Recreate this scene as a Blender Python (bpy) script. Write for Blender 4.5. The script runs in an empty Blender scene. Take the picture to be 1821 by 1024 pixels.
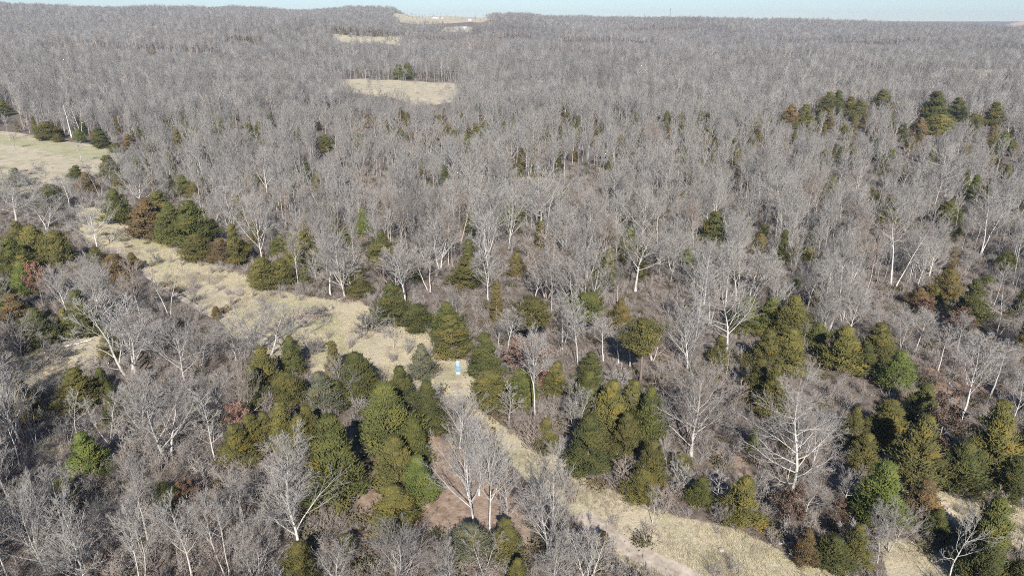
import bpy, math, random
import numpy as np
from mathutils import Vector

PI = math.pi
rng = np.random.default_rng(7)
random.seed(7)

# ------------------------------------------------------------------ camera, world, sun, exposure
CAM_H = 58.0
PITCH = math.radians(20.6)
FPX = 1262.0                      # focal length in pixels of the 1821 x 1024 photograph
scene = bpy.context.scene
cam_data = bpy.data.cameras.new('camera')
cam_data.sensor_fit = 'HORIZONTAL'
cam_data.sensor_width = 36.0
cam_data.lens = FPX / 1821.0 * 36.0
cam_data.clip_start = 0.5
cam_data.clip_end = 40000.0
cam = bpy.data.objects.new('camera', cam_data)
scene.collection.objects.link(cam)
cam.location = (0, 0, CAM_H)
cam.rotation_euler = (PI / 2 - PITCH, 0, 0)
scene.camera = cam

SUN_EL = math.radians(34.0)
SUN_SIDE = math.radians(3.0)      # the sun stands almost straight behind the camera
world = bpy.data.worlds.new('World')
scene.world = world
world.use_nodes = True
wt = world.node_tree
wt.nodes.clear()
sky = wt.nodes.new('ShaderNodeTexSky')
sky.sky_type = 'NISHITA'
sky.sun_disc = False
sky.sun_elevation = SUN_EL
sky.sun_rotation = PI - SUN_SIDE
sky.altitude = 900.0
sky.air_density = 1.0
sky.dust_density = 0.15
sky.ozone_density = 2.0
bg = wt.nodes.new('ShaderNodeBackground')
bg.inputs['Strength'].default_value = 0.068
wo = wt.nodes.new('ShaderNodeOutputWorld')
tint = wt.nodes.new('ShaderNodeMix'); tint.data_type = 'RGBA'; tint.blend_type = 'MULTIPLY'
tint.inputs[0].default_value = 1.0
tint.inputs[7].default_value = (0.79, 0.945, 1.20, 1)
wt.links.new(sky.outputs[0], tint.inputs[6])
wt.links.new(tint.outputs[2], bg.inputs[0])
wt.links.new(bg.outputs[0], wo.inputs[0])

sun_data = bpy.data.lights.new('sun', 'SUN')
sun_data.energy = 5.0
sun_data.angle = math.radians(0.5)
sun_data.color = (1.0, 0.955, 0.885)
sun = bpy.data.objects.new('sun', sun_data)
scene.collection.objects.link(sun)
sun.location = (0, -50, 120)
light_dir = Vector((-math.sin(SUN_SIDE) * math.cos(SUN_EL), math.cos(SUN_SIDE) * math.cos(SUN_EL), -math.sin(SUN_EL)))
sun.rotation_euler = light_dir.to_track_quat('-Z', 'Y').to_euler()

scene.view_settings.view_transform = 'Standard'
scene.view_settings.look = 'None'
scene.view_settings.gamma = 1.0
scene.view_settings.use_curve_mapping = False
scene.view_settings.exposure = 0.5
cy = scene.cycles
cy.use_denoising = False
cy.filter_width = 1.0
cy.max_bounces = 4
cy.diffuse_bounces = 2
cy.glossy_bounces = 1
cy.transmission_bounces = 1
cy.volume_bounces = 0
cy.transparent_max_bounces = 6
cy.caustics_reflective = False
cy.caustics_refractive = False
cy.use_adaptive_sampling = True
cy.adaptive_threshold = 0.02

COL = scene.collection
HAZE = 0.00010

# ------------------------------------------------------------------ noise, terrain, projection
def _hash(ix, iy, s):
    h = (ix * 374761393 + iy * 668265263 + s * 974634533) & 0x7fffffff
    h = ((h ^ (h >> 13)) * 1274126177) & 0x7fffffff
    return ((h ^ (h >> 16)) & 0xffff) / 65535.0

def vnoise(x, y, wl, s=0):
    x = np.asarray(x, float) / wl; y = np.asarray(y, float) / wl
    ix = np.floor(x).astype(np.int64); iy = np.floor(y).astype(np.int64)
    fx = x - ix; fy = y - iy
    fx = fx * fx * (3 - 2 * fx); fy = fy * fy * (3 - 2 * fy)
    a = _hash(ix, iy, s); b = _hash(ix + 1, iy, s); c = _hash(ix, iy + 1, s); d = _hash(ix + 1, iy + 1, s)
    return (a * (1 - fx) + b * fx) * (1 - fy) + (c * (1 - fx) + d * fx) * fy - 0.5

def sstep(a, b, x):
    t = np.clip((x - a) / (b - a), 0, 1)
    return t * t * (3 - 2 * t)

SP, CP = math.sin(PITCH), math.cos(PITCH)

def pix_dir(px, py):
    u = (np.asarray(px, float) - 910.5) / FPX; v = (np.asarray(py, float) - 512.0) / FPX
    return u, CP - v * SP, -SP - v * CP

def project(x, y, z):
    dz = CAM_H - z
    zc = y * CP + dz * SP
    return 910.5 + FPX * x / zc, 512.0 + FPX * (dz * CP - y * SP) / zc, zc

# skyline of the photograph: image column -> row of the wooded ridge's tree tops
RX = np.array([-900, -300, 0, 60, 150, 300, 420, 550, 620, 690, 740, 800, 850, 900, 1000, 1100, 1140, 1200, 1300, 1400, 1500, 1600, 1700, 1821, 2200, 2900], float)
RY = np.array([12, 10, 8, 11, 13, 15, 15, 18, 15, 15, 21, 23, 24, 27, 30, 31, 35, 35, 37, 39, 43, 45, 47, 50, 48, 46], float)
_u, _d, _e = pix_dir(RX, RY)
R_AZ = np.arctan2(_u, _d)
R_EL = _e / np.hypot(_u, _d)
RIDGE_D = 2500.0

def ground(x, y):
    x = np.asarray(x, float); y = np.asarray(y, float)
    d = np.hypot(x, y); az = np.arctan2(x, y)
    tall = CAM_H + RIDGE_D * np.interp(az, R_AZ, R_EL) - 15.0
    front = sstep(2.2, 1.2, np.abs(az))
    tall = tall * front + 30 * (1 - front)
    t = np.clip((d - 820.0) / (RIDGE_D - 820.0), 0, 1)
    z = tall * (0.55 * t + 0.45 * t * t * (3 - 2 * t))
    z = z - 26.0 * sstep(RIDGE_D + 150, RIDGE_D + 1300, d)
    z = z * (1 - sstep(4200, 6200, d)) + 54.0 * sstep(4200, 6200, d)
    z = z + sstep(700, 1200, d) * (1 - sstep(2100, 2500, d)) * (58 * vnoise(x, y, 460, 3) + 16 * vnoise(x, y, 170, 4)) * (1 - 0.85 * sstep(0.42, 0.52, az))
    z = z + 16.0 * (vnoise(x, y, 230, 12) + 0.6 * vnoise(x, y, 90, 13)) * sstep(1900, 2300, d) * (1 - sstep(2900, 3300, d)) * (1 - sstep(0.42, 0.5, az))
    z = z + 2.4 * vnoise(x, y, 60, 1) * sstep(30, 80, d) + 0.7 * vnoise(x, y, 17, 2)
    return z

def unproject(px, py):
    px = np.atleast_1d(np.asarray(px, float)); py = np.atleast_1d(np.asarray(py, float))
    u, dv, w = pix_dir(px, py)
    n = np.sqrt(u * u + dv * dv + w * w); u, dv, w = u / n, dv / n, w / n
    t = np.full(px.shape, 30.0); done = np.zeros(px.shape, bool); lo = t.copy()
    step = 1.012
    for _ in range(480):
        x, y, z = u * t, dv * t, CAM_H + w * t
        hit = z < ground(x, y)
        done |= hit
        lo = np.where(done, lo, t)
        t = np.where(done, t, t * step)
        if done.all() or t.min() > 9000: break
    hi = t.copy()
    for _ in range(24):
        m = 0.5 * (lo + hi)
        below = CAM_H + w * m < ground(u * m, dv * m)
        hi = np.where(below, m, hi); lo = np.where(below, lo, m)
    x, y = u * hi, dv * hi
    return x, y, ground(x, y)

def in_poly(px, py, poly):
    px = np.asarray(px, float); py = np.asarray(py, float)
    c = np.zeros(px.shape, bool)
    n = len(poly)
    for i in range(n):
        x1, y1 = poly[i]; x2, y2 = poly[(i + 1) % n]
        if y1 == y2: continue
        k = ((y1 > py) != (y2 > py)) & (px < (x2 - x1) * (py - y1) / (y2 - y1) + x1)
        c ^= k
    return c

# land cover, outlined on the photograph and laid on the ground
GRASS = [
    [(135,372),(185,368),(240,392),(262,420),(330,440),(345,462),(400,475),(440,490),(470,514),(520,522),(600,535),(640,535),(690,575),(760,592),(775,632),(830,640),(850,680),(850,725),(900,760),(960,800),(1000,815),(1060,860),(1130,890),(1200,915),(1270,935),(1320,945),(1400,985),(1450,1010),(1530,1030),(1580,1100),(1300,1130),(1180,1050),(1060,970),(1000,900),(930,850),(880,790),(830,745),(780,700),(700,690),(640,645),(590,655),(555,665),(545,620),(480,640),(420,610),(390,570),(340,530),(280,500),(230,470),(200,455),(165,440),(140,405)],
    [(-40,650),(60,620),(110,606),(185,588),(200,620),(160,660),(110,690),(-40,705)],
    [(55,780),(105,775),(110,815),(65,825)],
    [(1570,785),(1640,862),(1700,866),(1821,880),(1950,900),(1950,1050),(1821,985),(1750,930),(1690,930),(1640,915),(1590,850)],
    [(1560,955),(1650,965),(1720,1030),(1720,1090),(1600,1090)],
    [(-200,232),(0,233),(60,240),(120,252),(190,262),(222,275),(200,300),(130,330),(60,345),(0,350),(-200,350)],
    [(560,138),(700,143),(830,150),(812,168),(800,184),(730,186),(690,172),(620,164),(575,152)],
    [(400,142),(450,146),(448,153),(400,151)],
    [(590,61),(640,65),(722,65),(722,82),(660,80),(590,74)],
    [(700,27),(770,26),(850,28),(905,34),(860,42),(740,44),(690,38)],
    [(790,50),(840,50),(840,58),(790,58)],
    [(870,112),(915,112),(915,119),(870,119)],
    [(1490,162),(1600,164),(1600,170),(1490,169)],
    [(1700,122),(1821,124),(1821,130),(1700,128)],
]
GAPS = [
    [(905,92),(1010,95),(1100,100),(1190,97),(1195,112),(1100,117),(1000,114),(905,110)],
    [(1230,98),(1330,102),(1480,112),(1480,128),(1330,121),(1230,116)],
    [(1380,72),(1560,80),(1700,86),(1700,98),(1560,94),(1380,86)],
    [(980,52),(1120,56),(1240,54),(1240,62),(1120,64),(980,60)],
    [(180,44),(300,50),(300,59),(180,54)], [(400,76),(470,82),(470,95),(400,90)],
    [(60,86),(260,92),(400,98),(400,113),(260,108),(60,103)], [(740,72),(800,74),(830,80),(790,88),(740,86)],
    [(1500,128),(1640,136),(1821,140),(1821,160),(1640,156),(1500,150)], [(1000,78),(1090,74),(1190,80),(1190,91),(1090,88),(1000,91)]]
BARE = [[(1648,888),(1690,893),(1705,920),(1672,930),(1650,912)], [(1570,800),(1600,826),(1590,832),(1566,812)], [(1790,880),(1830,880),(1830,890),(1790,890)]]
GLADE = [[(630,850),(690,830),(765,770),(830,800),(940,900),(940,975),(760,945),(640,930)], [(1295,810),(1315,805),(1355,870),(1335,875)], [(1165,612),(1205,616),(1195,640),(1168,640)]]
FRESH = [[(-200,238),(0,240),(120,255),(200,268),(215,280),(150,284),(60,264),(0,258),(-200,256)], [(-200,306),(0,308),(60,316),(50,346),(-200,346)], [(552,560),(600,556),(625,640),(560,655)], [(400,548),(520,520),(565,545),(440,582)], [(240,395),(262,425),(300,440),(330,520),(280,480),(232,440)]]
REDDIRT = [[(1645,640),(1760,610),(1790,690),(1690,730),(1640,700)], [(1590,690),(1625,690),(1625,730),(1590,725)]]

def world_poly(poly):
    P = np.array(poly, float)
    x, y, _ = unproject(P[:, 0], P[:, 1])
    return list(zip(x.tolist(), y.tolist()))
GRASS_W = [world_poly(p) for p in GRASS]
GAPS_W = [world_poly(p) for p in GAPS]
BARE_W = [world_poly(p) for p in BARE]
GLADE_W = [world_poly(p) for p in GLADE]
FRESH_W = [world_poly(p) for p in FRESH]
RED_W = [world_poly(p) for p in REDDIRT]

def in_any(x, y, polys):
    r = np.zeros(np.shape(x), bool)
    for p in polys: r |= in_poly(x, y, p)
    return r

# ------------------------------------------------------------------ materials
def new_mat(name):
    m = bpy.data.materials.new(name)
    m.use_nodes = True
    nt = m.node_tree
    nt.nodes.clear()
    out = nt.nodes.new('ShaderNodeOutputMaterial')
    b = nt.nodes.new('ShaderNodeBsdfPrincipled')
    b.inputs['Roughness'].default_value = 0.85
    b.inputs['Specular IOR Level'].default_value = 0.15
    nt.links.new(b.outputs[0], out.inputs[0])
    return m, nt, b

def N(nt, typ, **kw):
    n = nt.nodes.new(typ)
    for k, v in kw.items():
        if k.startswith('i_'):
            n.inputs[k[2:].replace('_', ' ')].default_value = v
        else: setattr(n, k, v)
    return n

def ramp(nt, fac, stops):
    r = nt.nodes.new('ShaderNodeValToRGB')
    el = r.color_ramp.elements
    while len(el) > 1: el.remove(el[-1])
    el[0].position = stops[0][0]; el[0].color = (*stops[0][1], 1)
    for p, c in stops[1:]:
        e = el.new(p); e.color = (*c, 1)
    nt.links.new(fac, r.inputs[0])
    return r.outputs[0]

def mix(nt, fac, a, b, mode='MIX'):
    m = nt.nodes.new('ShaderNodeMix'); m.data_type = 'RGBA'; m.blend_type = mode
    if isinstance(fac, (int, float)): m.inputs[0].default_value = fac
    else: nt.links.new(fac, m.inputs[0])
    for s, v in ((6, a), (7, b)):
        if isinstance(v, tuple): m.inputs[s].default_value = (*v, 1)
        else: nt.links.new(v, m.inputs[s])
    return m.outputs[2]

def math_(nt, op, a, b=0.0, c=0.0):
    m = nt.nodes.new('ShaderNodeMath'); m.operation = op
    for s, v in ((0, a), (1, b), (2, c)):
        if isinstance(v, (int, float)): m.inputs[s].default_value = v
        else: nt.links.new(v, m.inputs[s])
    return m.outputs[0]

def noise_(nt, vec, scale, detail=4.0, rough=0.6):
    n = nt.nodes.new('ShaderNodeTexNoise')
    n.inputs['Scale'].default_value = scale; n.inputs['Detail'].default_value = detail; n.inputs['Roughness'].default_value = rough
    nt.links.new(vec, n.inputs['Vector'])
    return n.outputs['Fac']

def mat_ground():
    m, nt, b = new_mat('ground cover')
    pos = N(nt, 'ShaderNodeNewGeometry').outputs['Position']
    at = N(nt, 'ShaderNodeAttribute', attribute_name='cover')
    sep = N(nt, 'ShaderNodeSeparateColor'); nt.links.new(at.outputs['Color'], sep.inputs[0])
    at2 = N(nt, 'ShaderNodeAttribute', attribute_name='soil')
    sep2 = N(nt, 'ShaderNodeSeparateColor'); nt.links.new(at2.outputs['Color'], sep2.inputs[0])
    n1 = noise_(nt, pos, 0.9, 6, 0.72); n2 = noise_(nt, pos, 0.07, 3); n3 = noise_(nt, pos, 3.5, 5, 0.75)
    leaf = ramp(nt, n1, [(0.3, (0.075, 0.058, 0.046)), (0.45, (0.155, 0.120, 0.095)), (0.58, (0.245, 0.190, 0.148)), (0.72, (0.35, 0.285, 0.225))])
    leaf = mix(nt, math_(nt, 'MULTIPLY', n2, 0.5), leaf, (0.165, 0.15, 0.135))
    straw = ramp(nt, n3, [(0.28, (0.34, 0.275, 0.195)), (0.45, (0.53, 0.45, 0.31)), (0.6, (0.63, 0.55, 0.40)), (0.75, (0.71, 0.645, 0.50))])
    green = ramp(nt, n3, [(0.3, (0.27, 0.255, 0.135)), (0.6, (0.45, 0.42, 0.26)), (0.75, (0.54, 0.50, 0.35))])
    gfac = math_(nt, 'MULTIPLY', sstep_node(nt, noise_(nt, pos, 0.11, 3), 0.46, 0.64), 0.7)
    grass = mix(nt, gfac, straw, green)
    brown = sstep_node(nt, noise_(nt, pos, 0.2, 4), 0.54, 0.66)
    grass = mix(nt, math_(nt, 'MULTIPLY', brown, 0.55), grass, (0.27, 0.205, 0.15))
    edge = math_(nt, 'ADD', sep.outputs[0], math_(nt, 'MULTIPLY_ADD', noise_(nt, pos, 0.5, 4), 0.9, -0.45))
    gf = sstep_node(nt, edge, 0.35, 0.6)
    col = mix(nt, gf, leaf, grass)
    glade = ramp(nt, n1, [(0.3, (0.17, 0.115, 0.08)), (0.5, (0.34, 0.245, 0.18)), (0.7, (0.47, 0.365, 0.285))])
    col = mix(nt, sstep_node(nt, math_(nt, 'ADD', sep.outputs[1], math_(nt, 'MULTIPLY_ADD', n2, 0.6, -0.3)), 0.3, 0.7), col, glade)
    sand = ramp(nt, n3, [(0.3, (0.50, 0.40, 0.27)), (0.55, (0.68, 0.58, 0.44)), (0.75, (0.78, 0.71, 0.60))])
    col = mix(nt, sstep_node(nt, math_(nt, 'ADD', sep.outputs[2], math_(nt, 'MULTIPLY_ADD', noise_(nt, pos, 0.6, 3), 0.7, -0.35)), 0.35, 0.6), col, sand)
    red = ramp(nt, n1, [(0.3, (0.17, 0.10, 0.07)), (0.5, (0.30, 0.20, 0.145)), (0.7, (0.40, 0.30, 0.22))])
    col = mix(nt, sep2.outputs[0], col, red)
    fresh = ramp(nt, n3, [(0.3, (0.21, 0.225, 0.095)), (0.55, (0.37, 0.385, 0.185)), (0.75, (0.50, 0.475, 0.29))])
    col = mix(nt, math_(nt, 'MULTIPLY', sstep_node(nt, math_(nt, 'ADD', sep2.outputs[2], math_(nt, 'MULTIPLY_ADD', noise_(nt, pos, 0.16, 4), 0.9, -0.45)), 0.35, 0.75), 0.5), col, fresh)
    wood = ramp(nt, noise_(nt, pos, 0.02, 5, 0.7), [(0.35, (0.15, 0.135, 0.12)), (0.65, (0.24, 0.215, 0.19))])
    col = mix(nt, sep2.outputs[1], col, wood)
    nt.links.new(col, b.inputs['Base Color'])
    b.inputs['Roughness'].default_value = 0.95
    bp = N(nt, 'ShaderNodeBump'); bp.inputs['Strength'].default_value = 0.6; bp.inputs['Distance'].default_value = 0.25
    nt.links.new(n3, bp.inputs['Height']); nt.links.new(bp.outputs[0], b.inputs['Normal'])
    return m

def sstep_node(nt, v, a, b):
    m = nt.nodes.new('ShaderNodeMapRange'); m.interpolation_type = 'SMOOTHSTEP'
    m.inputs['From Min'].default_value = a; m.inputs['From Max'].default_value = b
    nt.links.new(v, m.inputs['Value'])
    return m.outputs[0]

def mat_bark(name, thin, thick, far=False):
    """bark by branch thickness (attribute 'girth': 0 twig .. 1 trunk), tinted per tree"""
    m, nt, b = new_mat(name)
    at = N(nt, 'ShaderNodeAttribute', attribute_name='girth')
    oi = N(nt, 'ShaderNodeObjectInfo')
    pos = N(nt, 'ShaderNodeNewGeometry').outputs['Position']
    col = mix(nt, at.outputs['Fac'], thin, thick)
    n = noise_(nt, pos, 1.3, 4, 0.7)
    col = mix(nt, 0.85, col, ramp(nt, n, [(0.3, (0.62, 0.60, 0.58)), (0.5, (1, 1, 1)), (0.7, (1.22, 1.2, 1.17))]), 'MULTIPLY')
    if far:
        rnd = N(nt, 'ShaderNodeAttribute', attribute_name='hue', attribute_type='INSTANCER').outputs['Fac']
        tint = ramp(nt, math_(nt, 'MULTIPLY_ADD', oi.outputs['Random'], 0.45, rnd), [(0.0, (0.62, 0.61, 0.61)), (0.2, (0.90, 0.89, 0.88)), (0.4, (1.05, 1.0, 0.95)), (0.55, (0.85, 0.86, 0.86)), (0.75, (1.12, 1.10, 1.08)), (0.9, (1.0, 0.88, 0.83)), (1.0, (0.78, 0.72, 0.69))])
        col = mix(nt, 1.0, col, tint, 'MULTIPLY')
    else:
        col = mix(nt, 1.0, col, oi.outputs['Color'], 'MULTIPLY')
    nt.links.new(col, b.inputs['Base Color'])
    b.inputs['Roughness'].default_value = 0.9
    return m

def mat_needles(name, far=False):
    m, nt, b = new_mat(name)
    at = N(nt, 'ShaderNodeAttribute', attribute_name='girth')
    oi = N(nt, 'ShaderNodeObjectInfo')
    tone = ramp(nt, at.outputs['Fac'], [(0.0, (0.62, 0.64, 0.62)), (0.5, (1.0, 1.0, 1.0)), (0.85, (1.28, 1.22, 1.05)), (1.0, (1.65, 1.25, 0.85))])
    if far:
        base = ramp(nt, oi.outputs['Random'], [(0, (0.075, 0.088, 0.038)), (0.3, (0.115, 0.112, 0.045)), (0.55, (0.145, 0.125, 0.050)), (0.75, (0.14, 0.10, 0.05)), (1, (0.100, 0.120, 0.042))])
    else: base = oi.outputs['Color']
    col = mix(nt, 1.0, base, tone, 'MULTIPLY')
    nt.links.new(col, b.inputs['Base Color'])
    b.inputs['Roughness'].default_value = 0.7
    return m

def mat_tinted(name, stops, alt=(0.25, 0.2, 0.16)):
    m, nt, b = new_mat(name)
    at = N(nt, 'ShaderNodeAttribute', attribute_name='girth')
    oi = N(nt, 'ShaderNodeObjectInfo')
    t = math_(nt, 'FRACT', math_(nt, 'ADD', oi.outputs['Random'], math_(nt, 'MULTIPLY', at.outputs['Fac'], 0.45)))
    hue = N(nt, 'ShaderNodeAttribute', attribute_name='hue', attribute_type='INSTANCER').outputs['Fac']
    nt.links.new(mix(nt, hue, ramp(nt, t, stops), alt), b.inputs['Base Color'])
    b.inputs['Roughness'].default_value = 0.9
    return m

def mat_plain(name, c, rough=0.6, var=0.12, scale=2.0, metal=0.0):
    m, nt, b = new_mat(name)
    tc = N(nt, 'ShaderNodeTexCoord')
    n = noise_(nt, tc.outputs['Object'], scale, 5, 0.65)
    lo = tuple(max(0, v * (1 - 2 * var)) for v in c); hi = tuple(min(1, v * (1 + 2 * var)) for v in c)
    nt.links.new(ramp(nt, n, [(0.3, lo), (0.7, hi)]), b.inputs['Base Color'])
    b.inputs['Roughness'].default_value = rough; b.inputs['Metallic'].default_value = metal
    return m

M_GROUND = mat_ground()
THIN, THICK = (0.325, 0.308, 0.285), (0.56, 0.538, 0.505)
M_BARK = mat_bark('grey bark', THIN, THICK)
M_BARK_FAR = mat_bark('grey bark of the woods', (0.225, 0.214, 0.198), (0.49, 0.475, 0.452), True)
M_WHITE = mat_bark('white sycamore bark', (0.37, 0.345, 0.315), (0.64, 0.615, 0.57))
M_NEEDLE = mat_needles('cedar foliage')
M_NEEDLE_FAR = mat_needles('cedar foliage of the woods', True)
M_CTRUNK = mat_plain('cedar bark', (0.24, 0.19, 0.155), 0.9)
M_LEAF = mat_bark('withered oak leaves', (0.235, 0.175, 0.142), (0.36, 0.275, 0.225))
STRAW = [(0, (0.61, 0.53, 0.385)), (0.25, (0.51, 0.43, 0.30)), (0.5, (0.69, 0.615, 0.45)), (0.75, (0.46, 0.44, 0.24)), (1, (0.61, 0.53, 0.36))]
M_STRAW = mat_tinted('dry grass', STRAW)
M_BRUSH = mat_tinted('brush twigs', [(0, (0.29, 0.25, 0.22)), (0.3, (0.40, 0.365, 0.33)), (0.5, (0.30, 0.235, 0.195)), (0.7, (0.46, 0.43, 0.395)), (1, (0.29, 0.25, 0.22))])
M_BRUSHG = mat_tinted('briar leaves', [(0, (0.115, 0.115, 0.055)), (0.35, (0.16, 0.14, 0.075)), (0.6, (0.23, 0.165, 0.105)), (1, (0.115, 0.115, 0.055))])
# ------------------------------------------------------------------ mesh helpers
def make_mesh(name, chunks, mats):
    """chunks: list of (verts n x 3, faces m x k, girth n, material index)"""
    V, G, LI, LS, MI = [], [], [], [], []
    vo = 0
    for v, f, g, mi in chunks:
        v = np.asarray(v, np.float32).reshape(-1, 3); f = np.asarray(f, np.int64)
        if len(f) == 0: continue
        V.append(v); G.append(np.broadcast_to(np.asarray(g, np.float32), (len(v),)))
        LI.append((f + vo).ravel()); LS.append(np.full(len(f), f.shape[1])); MI.append(np.full(len(f), mi))
        vo += len(v)
    V = np.concatenate(V); G = np.concatenate(G); LI = np.concatenate(LI); LS = np.concatenate(LS); MI = np.concatenate(MI)
    me = bpy.data.meshes.new(name)
    me.vertices.add(len(V)); me.vertices.foreach_set('co', V.ravel())
    me.loops.add(len(LI)); me.loops.foreach_set('vertex_index', LI.astype(np.int32))
    me.polygons.add(len(LS))
    st = np.concatenate([[0], np.cumsum(LS)[:-1]])
    me.polygons.foreach_set('loop_start', st.astype(np.int32))
    me.polygons.foreach_set('loop_total', LS.astype(np.int32))
    for m in mats: me.materials.append(m)
    me.polygons.foreach_set('material_index', MI.astype(np.int32))
    a = me.attributes.new('girth', 'FLOAT', 'POINT'); a.data.foreach_set('value', G.astype(np.float32))
    me.update(calc_edges=True)
    return me

def unit(v):
    return v / np.maximum(np.linalg.norm(v, axis=-1, keepdims=True), 1e-9)

def girth_of(r):
    return np.clip((np.log(np.maximum(r, 1e-4)) - math.log(0.012)) / (math.log(0.16) - math.log(0.012)), 0, 1)

def tubes(P, R, s, mi=0):
    Nn, K, _ = P.shape
    T = unit(np.gradient(P, axis=1)) if K > 2 else np.repeat(unit(P[:, 1:] - P[:, :1]), 2, axis=1)
    mean = unit(P[:, -1] - P[:, 0])
    ref = np.where(np.abs(mean[:, 2:3]) > 0.75, np.array([[1., 0, 0]]), np.array([[0, 0, 1.]]))[:, None, :]
    U = unit(np.cross(T, ref)); W = np.cross(T, U)
    a = np.arange(s) * 2 * PI / s
    ring = P[:, :, None, :] + R[:, :, None, None] * (np.cos(a)[None, None, :, None] * U[:, :, None, :] + np.sin(a)[None, None, :, None] * W[:, :, None, :])
    V = ring.reshape(-1, 3)
    idx = np.arange(Nn * K * s).reshape(Nn, K, s)
    a0 = idx[:, :-1, :]; a1 = idx[:, 1:, :]
    F = np.stack([a0, np.roll(a0, -1, 2), np.roll(a1, -1, 2), a1], -1).reshape(-1, 4)
    G = np.repeat(girth_of(R)[:, :, None], s, 2).ravel()
    return (V, F, G, mi)

def spikes(B, D, r, rg, mi=0, girth=None):
    n = len(B)
    T = unit(D)
    ref = rg.normal(size=(n, 3)); U = unit(np.cross(T, ref)); W = np.cross(T, U)
    r = np.broadcast_to(np.asarray(r, float), (n,))[:, None]
    c, s = math.cos(2 * PI / 3), math.sin(2 * PI / 3)
    V = np.stack([B + r * U, B + r * (c * U + s * W), B + r * (c * U - s * W), B + D], 1)
    i = np.arange(n)[:, None] * 4
    F = np.concatenate([i + [0, 1, 3], i + [1, 2, 3], i + [2, 0, 3]], 0)
    if girth is None: g = np.repeat(girth_of(r[:, 0]), 4)
    else: g = np.repeat(np.broadcast_to(girth, (n,)), 4)
    return (V.reshape(-1, 3), F, g, mi)

def sprout(P, R, n, t0, t1, ang, lenf, rg, up=0.3, wob=0.12, K=4, rf=0.62, taper=0.3, short=0.55, plen=None):
    """n children on every parent path: their paths, radii and lengths"""
    Np, Kp, _ = P.shape
    t = t0 + (t1 - t0) * (np.arange(n)[None, :] + rg.random((Np, n))) / n
    f = t * (Kp - 1); i = np.minimum(f.astype(int), Kp - 2); w = (f - i)[..., None]
    ar = np.arange(Np)[:, None]
    pos = P[ar, i] * (1 - w) + P[ar, i + 1] * w
    T = unit(P[ar, i + 1] - P[ar, i])
    r0 = (R[ar, i] * (1 - w[..., 0]) + R[ar, i + 1] * w[..., 0]) * rf
    ref = unit(rg.normal(size=(Np, 1, 3)))
    U = unit(np.cross(T, ref)); W = np.cross(T, U)
    ph = (np.arange(n)[None, :] * 2.399 + rg.random((Np, 1)) * 6.28 + rg.normal(size=(Np, n)) * 0.4)[..., None]
    a = np.radians(rg.uniform(ang[0], ang[1], (Np, n)))[..., None]
    d = np.cos(a) * T + np.sin(a) * (np.cos(ph) * U + np.sin(ph) * W)
    if plen is None: plen = np.linalg.norm(np.diff(P, axis=1), axis=2).sum(1)
    tt = (t - t0) / max(t1 - t0, 1e-6)
    L = plen[:, None] * lenf * (1 - short * tt) * rg.uniform(0.7, 1.3, (Np, n))
    pos = pos.reshape(-1, 3); d = unit(d.reshape(-1, 3)); L = L.ravel(); r0 = r0.ravel()
    out = [pos]
    for k in range(K - 1):
        pos = pos + d * (L / (K - 1))[:, None]
        out.append(pos)
        d = d + np.array([0, 0, up / (K - 1)]) + rg.normal(size=d.shape) * wob
        d = unit(d)
    PP = np.stack(out, 1)
    RR = r0[:, None] * np.linspace(1, taper, K)[None, :]
    return PP, RR, L

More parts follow.
